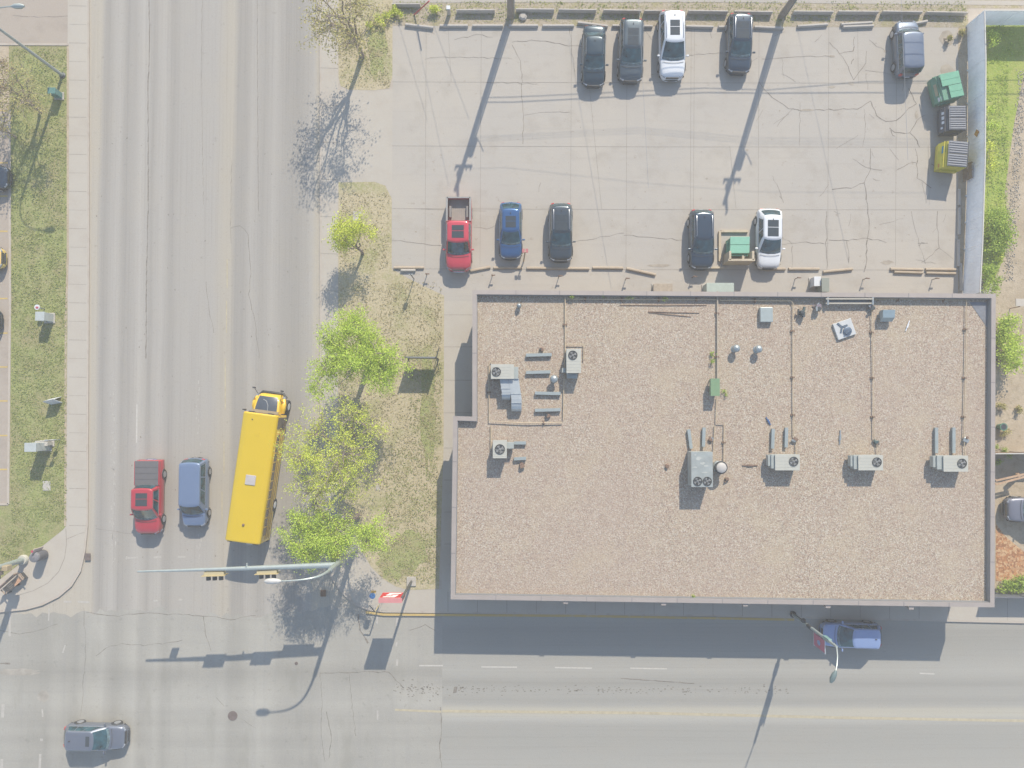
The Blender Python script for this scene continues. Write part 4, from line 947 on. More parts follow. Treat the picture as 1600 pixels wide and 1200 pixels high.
vehicle('suv', 4.5, 1.85, 1.6, at(1619, 796), W_, c_slv, 'silver car half cut off at the right edge beside the wood chip bed', 'car')

# school bus
ctr = G(389.5, 746, 2.9)
def school_bus():
    a_top = G(407, 646, 2.7); a_bot = G(378, 848, 2.7); d = a_top - a_bot; ang = -math.atan2(d.x, d.y)
    Lb = d.length; mid_ = (a_top + a_bot) / 2
    th = thing('school_bus', (mid_.x, mid_.y, .004), 'long yellow school bus with a white roof hatch, driving up the main road', 'bus', rz=ang)
    Y = paint('bus_yellow', (.62, .40, .015, 1), 0, .42); YR = pmat('bus_roof_yellow', D(242, 210, 36), .42, coat=.2, noise=.02, nscale=.7)
    h = Lb / 2; hw = 1.28; Ht = 2.75
    prof = [(hw, .7), (hw, 1.0), (hw, 1.8), (hw, 2.2), (hw, 2.46), (hw - .03, 2.60), (hw - .12, 2.68), (hw - .5, 2.73), (0, 2.75)]
    full = [(x, z) for x, z in prof] + [(-x, z) for x, z in prof[-2::-1]]
    def loft(sub, y0, y1, name, mat, off=0):
        m = MB(); ys = [y0 + .0, y0 + .06, y1 - .06, y1]; ins = [.05, 0, 0, .05]
        vs = []
        for y, i_ in zip(ys, ins):
            for x, z in sub: vs.append((x * (1 - i_ / hw), y, z + off - (i_ if z > 2.3 else 0)))
        n = len(sub); fs = [(i * n + k, (i + 1) * n + k, (i + 1) * n + k + 1, i * n + k + 1) for i in range(3) for k in range(n - 1)]
        fs.append(tuple(range(n))); fs.append(tuple(3 * n + k for k in range(n))[::-1])
        m.mesh(vs, fs); return m.build(name, mat, th, local=True, smooth=True, angle=40)
    loft(full, -h, h, 'body', Y)
    # roof skin slightly proud with raised bows
    sub = [(x * 1.004, z) for x, z in full if z > 2.3]
    loft(sub, -h + .04, h - .04, 'roof', YR, .012)
    m = MB(); m.box((-.0, -.15, 2.785), (.74, .72, .06)); m.build('roof_hatch', pmat('hatch_white', D(214, 210, 212), .5), th, local=True, bevel=.03)
    m = MB(); m.lathe((-.05, -h + 1.3, 2.75), [(.09, 0), (.09, .08), (.04, .11)], 10); m.build('roof_vent', RUST, th, local=True)
    m = MB(); m.lathe((-.5, h - .5, 2.72), [(.05, 0), (.05, .06)], 8); m.build('roof_antenna', DARKM, th, local=True)
    m = MB(); m.box((0, h - 1.5, 2.765), (.35, .25, .03)); m.build('roof_plate', YR, th, local=True)
    dk = pmat('bus_window', (.10, .075, .05, 1), .15, spec=.5)
    for s in (-1, 1):
        n = 11
        for i in range(n):
            y = -h + .55 + i * (Lb - 1.9) / n + .3
            m = MB(); m.box((s * (hw + .004), y, 1.98), (.02, (Lb - 1.9) / n - .12, .5)); m.build('window', dk, th, local=True)
            m = MB(); m.box((s * (hw - .06), y + (Lb - 1.9) / n / 2, 2.30), (.16, .05, .05)); m.build('roof_bow', Y, th, local=True)
        for z in (.95, 1.35, 1.7):
            m = MB(); m.box((s * (hw + .015), -.2, z), (.03, Lb - .8, .06)); m.build('rub_rail', pmat('rail_brown', (.12, .08, .04, 1), .6), th, local=True)
        m = MB(); m.box((s * hw * .97, -.2, .66), (.06, Lb - .4, .2)); m.build('skirt', Y, th, local=True)
        for y in (-h + 2.6, h + .65):
            m = MB(); m.tube([(s * (hw - .35), y, .5), (s * (hw - .03), y, .5), (s * (hw + .02), y, .5)], [.5, .5, .46], 22); wh = m.build('wheel', RUBBER, th, local=True, smooth=True)
            m = MB(); m.tube([(s * (hw + .01), y, .5), (s * (hw + .035), y, .5)], [.28, .25], 16); m.build('rim', WHITE, wh, local=True)
    m = MB(); m.box((hw + .012, h - .55, 1.55), (.02, .8, 1.9)); m.build('door', dk, th, local=True)
    m = MB(); m.box((0, h + .01, 1.95), (2.1, .04, .8)); m.build('windshield', dk, th, local=True)
    # hood with rounded nose (dark anti-glare top)
    yh = h + 1.55; vs = []; rows = []
    for (y, w, z) in ((h - .02, 1.02, 1.72), (h + .4, 1.0, 1.66), (h + .9, .93, 1.56), (h + 1.25, .84, 1.42), (h + 1.42, .76, 1.18), (h + 1.46, .72, .6)):
        rows.append([(-w, y, .5), (-w, y, z - .25), (-w * .93, y, z - .06), (-w * .6, y, z + .02), (0, y, z + .05), (w * .6, y, z + .02), (w * .93, y, z - .06), (w, y, z - .25), (w, y, .5)])
    n = 9; m = MB(); fs = [(i * n + k, i * n + k + 1, (i + 1) * n + k + 1, (i + 1) * n + k) for i in range(5) for k in range(n - 1)]; fs.append(tuple(5 * n + k for k in range(n)))
    m.mesh([v for r_ in rows for v in r_], [f[::-1] for f in fs]); m.build('hood', Y, th, local=True, smooth=True, angle=50)
    m = MB(); r2 = [[(x * .86, y + .0, z + .055) for (x, y, z) in r_[2:7]] for r_ in rows[:4]]
    m.mesh([v for r_ in r2 for v in r_], [(i * 5 + k, (i + 1) * 5 + k, (i + 1) * 5 + k + 1, i * 5 + k + 1) for i in range(3) for k in range(4)]); m.build('hood_panel', pmat('hood_dark', (.05, .06, .075, 1), .3, coat=.5), th, local=True, smooth=True)
    m = MB(); m.tube([(-.3, h + 1.0, 1.62), (-.05, h + .9, 1.66), (.12, h + .6, 1.7), (.16, h + .15, 1.78)], .035, 6); m.build('hood_crease', pmat('crease_grey', D(170, 176, 182), .4), th, local=True, smooth=True)
    for s in (-1, 1):
        m = MB(); m.tube([(s * 1.06, h + .1, .95), (s * 1.1, h + .45, 1.12), (s * 1.1, h + .8, 1.1), (s * 1.0, h + 1.15, .9)], [.12, .17, .17, .12], 10); m.build('fender', Y, th, local=True, smooth=True)
        m = MB(); m.lathe((s * .98, h + 1.25, .8), [(.1, 0), (.12, .12), (.02, .16)], 10); m.build('headlight', CLEAR, th, local=True, smooth=True)
        m = MB(); m.tube([(s * .85, h + 1.3, 1.2), (s * 1.02, h + 1.75, 1.75)], .02, 5); m.box((s * 1.04, h + 1.78, 1.8), (.18, .1, .22)); m.build('crossview_mirror', BLACK, th, local=True)
        m = MB(); m.tube([(s * 1.1, h - .05, 2.3), (s * 1.42, h + .1, 2.2)], .02, 5); m.box((s * 1.43, h + .1, 2.05), (.16, .08, .4)); m.build('mirror', BLACK, th, local=True)
        m = MB(); m.box((s * .7, h + .04, 2.52), (.42, .1, .16)); m.build('warning_light', BLACK, th, local=True, bevel=.02)
        m = MB(); m.box((s * .95, -h - .03, 2.5), (.34, .08, .14)); m.build('rear_light', BLACK, th, local=True)
        m = MB(); m.box((s * 1.06, h + .95, 1.22), (.08, .1, .08)); m.build('turn_signal', pmat('amber', (.6, .2, .02, 1), .3), th, local=True)
    m = MB(); m.box((0, h + .12, 1.8), (2.0, .2, .06)); m.build('cowl', pmat('cowl_tan', D(196, 180, 150), .6), th, local=True)
    m = MB(); m.tube([(-1.05, h + 1.25, .55), (-.8, h + 1.55, .55), (.8, h + 1.55, .55), (1.05, h + 1.25, .55)], .1, 8); m.build('front_bumper', BLACK, th, local=True, smooth=True)
    m = MB(); m.box((0, -h - .08, .6), (2.4, .14, .25)); m.build('rear_bumper', BLACK, th, local=True)
    m = MB(); m.box((0, -h - .01, 1.6), (.8, .05, 1.5)); m.build('rear_door', Y, th, local=True)
    m = MB(); m.box((.45, -h - .06, 2.45), (.4, .1, .1)); m.build('plate_lamp', WHITE, th, local=True)
school_bus()
# ------------------------------------------------------------------ waste bins
def bin_(px, py, w, l, h, rz, col, label, lid, cat='dumpster', sign=None, zg=Z + .01, group='waste bins'):
    """open side faces -X; length along Y"""
    v = G(px, py, h * .85); th = thing('dumpster', (v.x, v.y, zg), label, cat, group, rz=rz)
    m = MB()     # tapered body: front (-X) lower and sloped
    x0, x1 = -w / 2, w / 2; prof = [(x0 + .15, .15), (x0, .75), (x0 + .32, h - .12), (x1, h), (x1, .15)]
    n = len(prof); vs = [(x, -l / 2, z) for x, z in prof] + [(x, l / 2, z) for x, z in prof]
    fs = [tuple(range(n)), tuple(range(n, 2 * n))[::-1]] + [(i, (i + 1) % n, n + (i + 1) % n, n + i)[::-1] for i in range(n)]
    m.mesh(vs, fs); m.build('body', col, th, local=True, bevel=.01)
    for s in (-1, 1):
        m = MB(); m.box((0, s * (l / 2 + .07), .75), (w * .7, .12, .14)); m.build('lift_pocket', col, th, local=True)
    m = MB(); m.box((x0 + .16, 0, h - .25), (.05, l + .04, .07)); m.box((x1 - .02, 0, h - .02), (.07, l + .04, .07)); m.build('rim', col, th, local=True)
    lx0, lx1 = x0 + .30, x1 + .03
    for k in range(2):
        if lid == 'green':
            ylen = l / 2 - .03; yc = (k - .5) * l / 2; xx0 = lx0 if k == 1 else lx0 + .45
            m = MB(); m.box(((xx0 + lx1) / 2, yc, h + .05), (lx1 - xx0, ylen, .04)); lo = m.build('lid', pmat('lid_green', D(122, 196, 166), .5), th, local=True, bevel=.01)
            m = MB(); m.box(((xx0 + lx1) / 2, yc, h + .075), (lx1 - xx0 - .1, .03, .02)); m.build('rib', pmat('lid_green', None), lo, local=True)
        else:
            yc = (k - .5) * l / 2; m = MB(); m.box(((lx0 + lx1) / 2, yc, h + .045), (lx1 - lx0, l / 2 - .04, .03)); lo = m.build('lid', pmat('lid_grey', D(128, 132, 142), .55), th, local=True)
            m = MB()
            for i in range(5): m.box(((lx0 + lx1) / 2, yc + (i - 2) * l / 11, h + .08), (lx1 - lx0 - .06, .075, .05), top=.9)
            m.build('rib', pmat('lid_rib', D(178, 182, 190), .5), lo, local=True)
    m = MB(); m.tube([(lx1, -l / 2, h + .06), (lx1, l / 2, h + .06)], .03, 6); m.build('hinge_bar', DARKM, th, local=True)
    if sign:
        m = MB()
        sx = (x0 + x0 + .32) / 2 - .015; z_ = (.75 + h - .12) / 2
        for (dy, dl, dz, dh, mt) in sign:
            a = math.atan2(.32, h - .87)
            ux, uz = math.sin(a), math.cos(a)
            q = [(sx - .012 + (dz + e * dh / 2) * ux, dy + f_ * dl / 2, z_ + (dz + e * dh / 2) * uz) for e, f_ in ((-1, 1), (-1, -1), (1, -1), (1, 1))]
            m = MB(); m.face(q); m.face([(p[0] + .006, p[1], p[2]) for p in q[::-1]]); m.build('decal', mt, th, local=True)
    return th
bg_m = pmat('bin_green', D(112, 172, 146), .55, noise=.1); bk_m = pmat('bin_dark', D(92, 96, 108), .6, noise=.1); by_m = pmat('bin_yellow', D(230, 222, 74), .5, noise=.08)
bin_(1479, 137, 1.75, 1.95, 1.5, R(12), bg_m, 'green waste bin with one lid folded short, northernmost by the fence', 'green', sign=[(.0, .9, -.05, .22, pmat('bin_label', D(196, 190, 160), .7)), (-.75, .3, .1, .3, WHITE)])
bin_(1488, 187, 1.55, 1.85, 1.35, R(0), bk_m, 'dark waste bin with ribbed grey lids, middle one by the fence', 'grey', sign=[(.5, .2, -.02, .25, WHITE), (.15, .25, -.02, .25, WHITE), (-.2, .2, -.02, .25, WHITE), (-.6, .15, -.15, .15, WHITE)])
bin_(1488, 243, 1.75, 1.95, 1.55, R(-5), by_m, 'yellow waste bin with ribbed grey lids and a blue label', 'grey', sign=[(.4, .55, .1, .26, pmat('blue_label', D(60, 150, 190), .5)), (-.75, .3, -.2, .12, pmat('orange_label', D(220, 150, 60), .5))])
# green bin in its wooden enclosure
v = G(1155, 384, 1.3); th = thing('dumpster', (v.x, v.y, Z + .01), 'mint green waste bin inside the tan enclosure behind the building', 'dumpster', 'waste bins')
mint = pmat('bin_mint', D(165, 232, 205), .5, noise=.04); mintd = pmat('bin_mint_dark', D(120, 195, 165), .55, noise=.08)
m = MB(); m.box((0, 0, .65), (1.42, 1.15, 1.1)); m.build('body', mintd, th, local=True, bevel=.02)
for k in range(2):
    m = MB(); m.box((.02, .36 - k * .62, 1.28 - k * .06), (1.45, .58, .05), M=Matrix.Rotation(R(8) * (1 if k == 0 else 1), 3, 'X')); m.build('lid', mint, th, local=True, bevel=.01)
m = MB(); m.box((0, -.68, .95), (1.4, .1, .08)); m.build('rim', mintd, th, local=True)
for s in (-1, 1):
    m = MB(); m.box((s * .76, 0, .7), (.1, .8, .14)); m.build('lift_pocket', mintd, th, local=True)
th = thing('bin_enclosure', G(1156, 392, Z), 'low tan walled enclosure with an open front around the mint green bin', 'enclosure')
tanw = smat('tan_panel', D(226, 214, 192), layers=[((1, 1, 1), 1.5, 5, .45, .7, D(196, 180, 158), .5)])
def wallseg(a, b, z0, z1, t, name, par, mat):
    A, B = G(*a, z1), G(*b, z1); m = MB(); m.beam((A.x, A.y, (z0 + z1) / 2), (B.x, B.y, (z0 + z1) / 2), t, z1 - z0); return m.build(name, mat, par, bevel=.01)
wallseg((1138, 406), (1180, 406), Z, 1.7, .16, 'wall', th, tanw)
wallseg((1141, 392), (1141, 406), Z, 1.7, .16, 'wall', th, tanw)
wallseg((1177, 392), (1177, 406), Z, 1.7, .16, 'wall', th, tanw)
wallseg((1161, 399), (1161, 405), Z, 1.3, .1, 'post', th, tanw)
wallseg((1125, 361), (1125, 408), Z, .32, .18, 'kerb_beam', th, tanw)
wallseg((1127, 361), (1169, 361), Z, .32, .18, 'kerb_beam', th, tanw)
wallseg((1108, 418), (1131, 418), Z, .3, .14, 'kerb_beam', th, tanw)
# ------------------------------------------------------------------ wheel stops and low barriers
cs_m = smat('stop_concrete', D(218, 214, 208), layers=[((1, 1, 1), 3, 5, .5, .7, D(180, 172, 164), .6)])
tan_s = smat('stop_tan', D(208, 194, 174), layers=[((1, 1, 1), 3, 5, .5, .7, D(186, 168, 150), .6)])
def stop(a, b, label, grp, mat, h=.22, w=.22, name='wheel_stop', cat='wheel stop', zg=Z + .012):
    A, B = G(*a, zg + h), G(*b, zg + h); mid_ = (A + B) / 2; L = (B - A).length; ang = math.atan2(B.y - A.y, B.x - A.x)
    m = MB(); hw_ = w / 2
    prof = [(-hw_, 0), (hw_, 0), (hw_, h * .55), (hw_ * .55, h), (-hw_ * .55, h), (-hw_, h * .55)]
    k = 6; vs = [(-L / 2, y, z) for y, z in prof] + [(L / 2, y, z) for y, z in prof]
    m.mesh(vs, [tuple(range(k))[::-1], tuple(range(k, 2 * k))] + [(i, (i + 1) % k, k + (i + 1) % k, k + i) for i in range(k)])
    o = m.build(name, mat, origin=(0, 0, 0), bevel=.012); o.location = (mid_.x, mid_.y, zg); o.rotation_euler.z = ang
    return tag(o, label, cat, grp)
gN = 'wheel stops along the north edge of the lot'
N_st = [((633, 37), (677, 42), 'slightly slanting wheel stop, westernmost under the bare tree'), ((687, 39), (731, 39), 'wheel stop between the slanting one and the western utility pole'), ((738, 39), (786, 39), 'wheel stop just left of the western utility pole shadow'),
 ((795, 39), (841, 39), 'wheel stop right of the western utility pole'), ((848, 39), (897, 39), 'wheel stop left of the black sedan'), ((903, 34), (950, 40), 'tilted wheel stop behind the black sedan'), ((957, 39), (1020, 40), 'wheel stop behind the dark grey car'),
 ((1072, 40), (1115, 41), 'wheel stop right of the large white car'), ((1123, 41), (1176, 41), 'wheel stop behind the black car with silver rails'), ((1179, 41), (1225, 43), 'wheel stop right of the black car with silver rails'), ((1247, 40), (1294, 37), 'wheel stop right of the eastern utility pole'),
 ((1318, 41), (1366, 39), 'front one of the two wheel stops left of the boxy slate car'), ((1315, 37), (1364, 34), 'rear one of the two wheel stops left of the boxy slate car'), ((1423, 37), (1450, 32), 'short wheel stop behind the boxy slate car')]
for a, b_, lb in N_st: stop(a, b_, lb, gN, cs_m)
gB = 'low concrete barriers north of the lot'
B_st = [((612, 5.5), (656, 5.5), 'low barrier under the bare tree branches'), ((713, 15), (773, 15), 'low barrier left of the western utility pole'), ((806, 13.5), (866, 14), 'low barrier right of the western utility pole, with a pale stone'), ((873, 14), (932, 15), 'low barrier behind the black sedan'),
 ((943, 15), (1002, 16), 'low barrier behind the dark grey car'), ((1007, 16), (1050, 16), 'low barrier partly hidden by the large white car'), ((1076, 16), (1138, 17), 'low barrier right of the large white car'), ((1148, 17), (1208, 18), 'low barrier above the black car with silver rails'),
 ((1241, 17), (1303, 17.5), 'low barrier right of the eastern utility pole'), ((1311, 17), (1374, 17.5), 'low barrier, second to the right of the eastern utility pole'), ((1380, 17), (1442, 18), 'low barrier above the boxy slate car'), ((1449, 18), (1513, 19), 'easternmost low barrier, next to the fence corner')]
for a, b_, lb in B_st: stop(a, b_, lb, gB, cs_m, h=.42, w=.16, name='concrete_barrier', cat='barrier')
gS = 'wheel stops behind the building'
S_st = [((615, 418), (662, 418), 'long dark wheel stop at the west end, under the short one', .16), ((735, 423), (766, 417), 'tilted wheel stop right of the red pickup', .16), ((771, 418), (816, 418), 'wheel stop in front of the bright blue car', .16), ((823, 418.5), (921, 419.5), 'extra long wheel stop in front of the charcoal car', .16),
 ((926, 418), (974, 418.5), 'wheel stop right of the charcoal car', .18), ((979, 419), (1025, 429), 'strongly tilted wheel stop in the middle gap', .18), ((1195, 420), (1228, 420), 'wheel stop at the nose of the white car', .18), ((1233, 420), (1281, 420), 'wheel stop right of the white car', .18),
 ((1287, 424.5), (1333, 420), 'slightly tilted wheel stop right of the straight one', .18), ((1392, 420), (1443, 421), 'rear left stop of the four paired near the fence', .18), ((1398, 424.5), (1443, 426), 'front left stop of the four paired near the fence', .18), ((1447, 420.5), (1495, 421), 'rear right stop of the four paired near the fence', .18), ((1448, 426), (1495, 427), 'front right stop of the four paired near the fence', .18)]
for a, b_, lb, h_ in S_st: stop(a, b_, lb, gS, tan_s, h=h_, w=.2)
stop((626, 422), (649, 422), 'short pale block lying against the westernmost wheel stop', gS, cs_m, h=.2, w=.2)
gF = 'wheel stops along the fence'
for a, b_, lb in (((1500, 295), (1500, 320), 'wheel stop along the fence just south of the pallet'), ((1500, 324), (1500, 366), 'wheel stop along the fence, second from the south of the four'), ((1499, 374), (1499, 416), 'wheel stop along the fence, third south of the pallet'), ((1502, 411), (1504, 454), 'southernmost wheel stop along the fence')): stop(a, b_, lb, gF, cs_m, h=.2, w=.2)
# plug-in posts
gP = 'small plug-in posts behind the building'
for (x, y, lb) in ((667, 430, 'plug-in post at the corner of the dry lawn'), (769, 432, 'plug-in post below the blue car'), (873, 433, 'plug-in post below the charcoal car'), (977, 437, 'plug-in post below the tilted wheel stop'), (1081, 434, 'plug-in post below the black car'), (1242, 436, 'plug-in post right of the white car'), (1348, 437, 'plug-in post below the wide gap'), (1456, 437, 'plug-in post nearest the fence')):
    v = G(x, y, .1); th = thing('plug_post', (v.x, v.y, Z), lb, 'post', gP)
    m = MB(); m.tube([(v.x, v.y, Z), (v.x, v.y, .68)], .03, 8); m.build('post', RUST, th, smooth=True)
    m = MB(); m.box((v.x + .1, v.y, .66), (.3, .08, .08)); m.box((v.x, v.y, .74), (.1, .08, .1)); m.build('outlet_box', RUST, th, bevel=.01)
# boxes behind the building
def cabinet(px, zt, label, cat, mat, name='utility_cabinet', zg=Z, lidm=None, group=None, base=True):
    m = MB(); X0, X1, Y0, Y1 = box_corners(*px, zt); th = thing(name, ((X0 + X1) / 2, (Y0 + Y1) / 2, zg), label, cat, group)
    m.box(((X0 + X1) / 2, (Y0 + Y1) / 2, (zg + .08 + zt - .05) / 2), (X1 - X0 - .05, Y1 - Y0 - .05, zt - .13 - zg)); m.build('cabinet_body', mat, th, bevel=.015)
    m = MB(); m.box(((X0 + X1) / 2, (Y0 + Y1) / 2, zt - .025), (X1 - X0, Y1 - Y0, .05)); m.build('lid', lidm or mat, th, bevel=.01)
    if base:
        m = MB(); m.box(((X0 + X1) / 2, (Y0 + Y1) / 2, zg + .04), (X1 - X0 + .12, Y1 - Y0 + .12, .08)); m.build('plinth', CONC, th)
    m = MB(); m.box(((X0 + X1) / 2 + .1, Y0 + .02, (zg + zt) / 2), (.03, .03, .14)); m.build('handle', DARKM, th)
    return th
cabinet((1021, 443, 1051, 456), .6, 'low tan cabinet against the north wall', 'cabinet', CONCD)
cabinet((1104, 442, 1147, 456), 1.3, 'pale green transformer cabinet against the north wall', 'transformer', pmat('pale_green', D(196, 212, 204), .5), name='transformer')
cabinet((1284, 434, 1296, 456), 1.2, 'grey green upright cabinet against the north wall', 'cabinet', pmat('grey_green', D(160, 168, 160), .5))
cabinet((1272, 432, 1283, 447), 1.0, 'white meter box beside the grey green cabinet', 'meter box', WHITE)
# ------------------------------------------------------------------ fences
fm = pmat('fence_panel', (.86, .87, .88, 1), .6, noise=.07, nscale=1.2); fm2 = pmat('fence_cap', D(226, 226, 222), .5)
def fence(pts, h, label, name='fence', t=.06, mat=fm, cap=fm2, post=2.44):
    th = thing(name, (pts[0][0], pts[0][1], Z), label, 'fence')
    for i in range(len(pts) - 1):
        a, b_ = Vector((*pts[i], 0)), Vector((*pts[i + 1], 0)); L = (b_ - a).length; d = (b_ - a) / L; k = max(1, round(L / post))
        for j in range(k):
            p, q = a + d * (L * j / k), a + d * (L * (j + 1) / k)
            m = MB(); nb = 14
            for s in range(nb):
                pp, qq = p + (q - p) * (s / nb), p + (q - p) * ((s + .97) / nb); off = .006 * (s % 2)
                nn = Vector((-d.y, d.x, 0)) * off
                m.beam((pp.x + nn.x, pp.y + nn.y, Z + .05 + h / 2), (qq.x + nn.x, qq.y + nn.y, Z + .05 + h / 2), t * .5, h - .06)
            m.build('panel', mat, th)
            m = MB(); m.box((p.x, p.y, Z + h / 2), (.1, .1, h)); m.build('post', mat, th)
            m = MB(); m.beam((p.x, p.y, Z + h + .02), (q.x, q.y, Z + h + .02), .08, .05); m.build('cap_rail', cap, th)
    return th
ft = 2.1 + Z
FP = [P2(1700, 17, ft), P2(1538, 16.5, ft)]
fence(FP, 2.1, 'pale fence running east from the corner beside the green yard')
fence([P2(1538.2, 17.5, ft), P2(1540, 90, ft), P2(1539, 250, ft), P2(1535, 380, ft), P2(1531, 457, ft)], 2.1, 'long pale blue grey fence between the parking lot and the green yard')
th = tag(bpy.data.objects.new('fence_sign', None), 'small orange diamond sign on the long fence beside the waste bins', 'sign'); COL.objects.link(th)
v = P2(1539.5, 201, ft); th.location = (v[0] - .08, v[1], 1.35)
m = MB(); m.box((0, 0, 0), (.02, .40, .40), M=Matrix.Rotation(R(45), 3, 'X')); m.build('plate', pmat('sign_orange', D(222, 160, 60), .5), th, local=True)
m = MB(); m.box((-.012, 0, 0), (.006, .16, .16), M=Matrix.Rotation(R(45), 3, 'X')); m.build('emblem', pmat('sign_gold', D(236, 196, 90), .5), th, local=True)
th = thing('wooden_pallet', G(1511, 269, .5), 'weathered wooden pallet leaning on the fence below the yellow bin', 'pallet')
x0, x1, ya, yb = G(1505, 269, .2).x, G(1518, 269, 1.0).x, G(1511, 256, .5).y, G(1511, 282, .5).y
pw = pmat('pallet_wood', D(178, 158, 138), .8, noise=.2, nscale=5)
for k in range(6):
    t = (k + .5) / 6; m = MB(); m.box((x0 + (x1 - x0) * t, (ya + yb) / 2, .2 + .85 * t), (.03, ya - yb, .12), M=Matrix.Rotation(R(0), 3, 'Y')); m.build('slat', pw, th)
for y in (ya - .06, (ya + yb) / 2, yb + .06):
    m = MB(); m.beam((x0 + .03, y, .13), (x1 + .03, y, 1.08), .06, .09); m.build('stringer', pw, th)
# east yard
fence([P2(1700, 708, 1.9), P2(1556, 709, 1.9)], 1.7, 'short white topped fence east of the building, above the wood planks', cap=fm2, mat=pmat('brown_fence', D(150, 125, 105), .8))
fence([P2(1700, 935, 1.6), P2(1556, 934, 1.6)], 1.35, 'dark low fence at the end of the east yard by the pavement', mat=pmat('dark_fence', D(110, 116, 128), .7), cap=pmat('dark_fence_cap', D(120, 124, 134), .7))
for a, b_, lb in (((1556, 751), (1600, 741), 'upper pale plank lying beside the east wall'), ((1556, 757), (1601, 745), 'lower pale plank lying beside the east wall')):
    A, B = G(*a, 1.2), G(*b_, 1.2); m = MB(); m.beam(A, B, .14, .05); m.beam((A.x, A.y, .6), (A.x + .05, A.y, .7), .1, 1.1); m.beam((B.x - .1, B.y, .6), (B.x, B.y, .7), .1, 1.1)
    tag(m.build('wood_plank', pmat('plank', D(212, 180, 150), .8, noise=.15, nscale=4), origin=(A.x, A.y, Z)), lb, 'plank', 'planks beside the east wall')
v = G(1567, 667, .6); th = thing('green_bucket', (v.x, v.y, Z), 'small open green bucket in the east yard', 'bucket')
m = MB(); m.lathe((v.x, v.y, Z), [(.2, 0), (.26, .55)], 16); m.build('tub', pmat('bucket_green', D(96, 150, 128), .5), th, smooth=True)
m = MB(); m.lathe((v.x, v.y, Z + .54), [(.29, 0), (.29, .04)], 16); m.build('rim', pmat('bucket_green', None), th); m = MB(); m.lathe((v.x, v.y, Z + .57), [(.22, 0), (.22, .012)], 16); m.build('inside', DARKM, th)
v = G(1578, 482, Z); th = thing('yard_sign', (v.x, v.y, Z), 'small blank pale board on a post in the dirt yard', 'sign')
m = MB(); m.tube([(v.x, v.y, Z), (v.x, v.y, 1.2)], .03, 6); m.build('post', WOOD, th)
c_ = G(1579, 470, 1.25); m = MB(); m.box((v.x, v.y + .3, 1.22), (.65, .55, .05)); m.build('board', pmat('board_pale', D(214, 208, 198), .6), th, bevel=.01)
m = MB(); m.beam((v.x, v.y, 1.1), (v.x, v.y + .4, 1.2), .04, .04); m.build('bracket', WOOD, th)
# ------------------------------------------------------------------ utility poles and wires
polem = pmat('pole_wood', D(168, 160, 152), .8, noise=.12, nscale=3)
def upole(px, py, h, label, lean=(0, 0)):
    v = G(px, py, Z); th = thing('utility_pole', (v.x, v.y, Z), label, 'utility pole', 'wooden utility poles')
    t = Vector((v.x + lean[0], v.y + lean[1], h))
    m = MB(); m.tube([v, t], [.24, .14], 12); m.build('pole', polem, th, smooth=True)
    m = MB(); m.tube([v + Vector((.30, -.05, 0)), v + Vector((.24, -.03, h * .72))], .055, 8); m.build('conduit', GALV, th, smooth=True)
    for z, l_ in ((h - .5, 2.2), (h - 1.6, 1.4)):
        m = MB(); m.box((t.x, t.y - .2, z), (.12 if l_ > 2 else 1.3, l_ if l_ > 2 else .12, .12)); ca = m.build('crossarm', polem, th)
        m = MB()
        for k in (-.45, -.2, .2, .45):
            if l_ > 2: m.lathe((t.x, t.y - .2 + k * l_, z + .06), [(.06, 0), (.07, .1), (.03, .2)], 8)
            else: m.lathe((t.x + k * 1.3, t.y - .2, z + .06), [(.06, 0), (.07, .1), (.03, .2)], 8)
        m.build('insulators', WHITE, ca)
    m = MB(); m.tube([(t.x + .3, t.y, h - 3.0), (t.x + .3, t.y, h - 2.1)], .2, 10); m.build('transformer_can', GALV, th, smooth=True)
    m = MB(); m.tube([(t.x + .05, t.y, h - 3.4), (t.x + .5, t.y - .5, h - 3.3), (t.x + .9, t.y - 1.0, h - 3.1)], .035, 6); m.build('bracket_arm', GALV, th)
    return t
t1 = upole(797, 26, 10.6, 'western wooden utility pole at the top edge, left of the black sedan')
t2 = upole(1220, 26, 11.4, 'eastern wooden utility pole at the top edge, right of the parked cars')
wm = pmat('wire_grey', (.26, .26, .27, 1), .6)
def shadow_pt(px, py, h):      # 3-D point at height h whose shadow falls on pavement pixel (real geometry, from the sun direction)
    g_ = G(px, py, Z); k = (h - Z) / sd.z; return Vector((g_.x + sd.x * k, g_.y + sd.y * k, h))
def wire(pts, r, label, sag=.0, n=14, grp='overhead wires'):
    P = []
    for i in range(len(pts) - 1):
        a, b_ = pts[i], pts[i + 1]
        for j in range(n):
            t = j / n; p = a + (b_ - a) * t; p.z -= sag * 4 * t * (1 - t); P.append(p)
    P.append(pts[-1]); m = MB(); m.tube(P, r, 5)
    o = m.build('overhead_wire', wm, origin=tuple(pts[0])); tag(o, label, 'wire', grp)
hh = 6.6
wire([shadow_pt(752, 153, hh), shadow_pt(800, 152, hh), shadow_pt(1100, 138, hh), shadow_pt(1200, 141, hh), shadow_pt(1350, 128, hh), shadow_pt(1800, 124, hh)], .022, 'upper of the two thick cables along the top edge poles', n=3)
wire([shadow_pt(752, 160, hh), shadow_pt(800, 160, hh), shadow_pt(1100, 145, hh), shadow_pt(1205, 146, hh), shadow_pt(1350, 145, hh), shadow_pt(1800, 150, hh)], .028, 'lower of the two thick cables along the top edge poles', n=3)
hh = 8.6
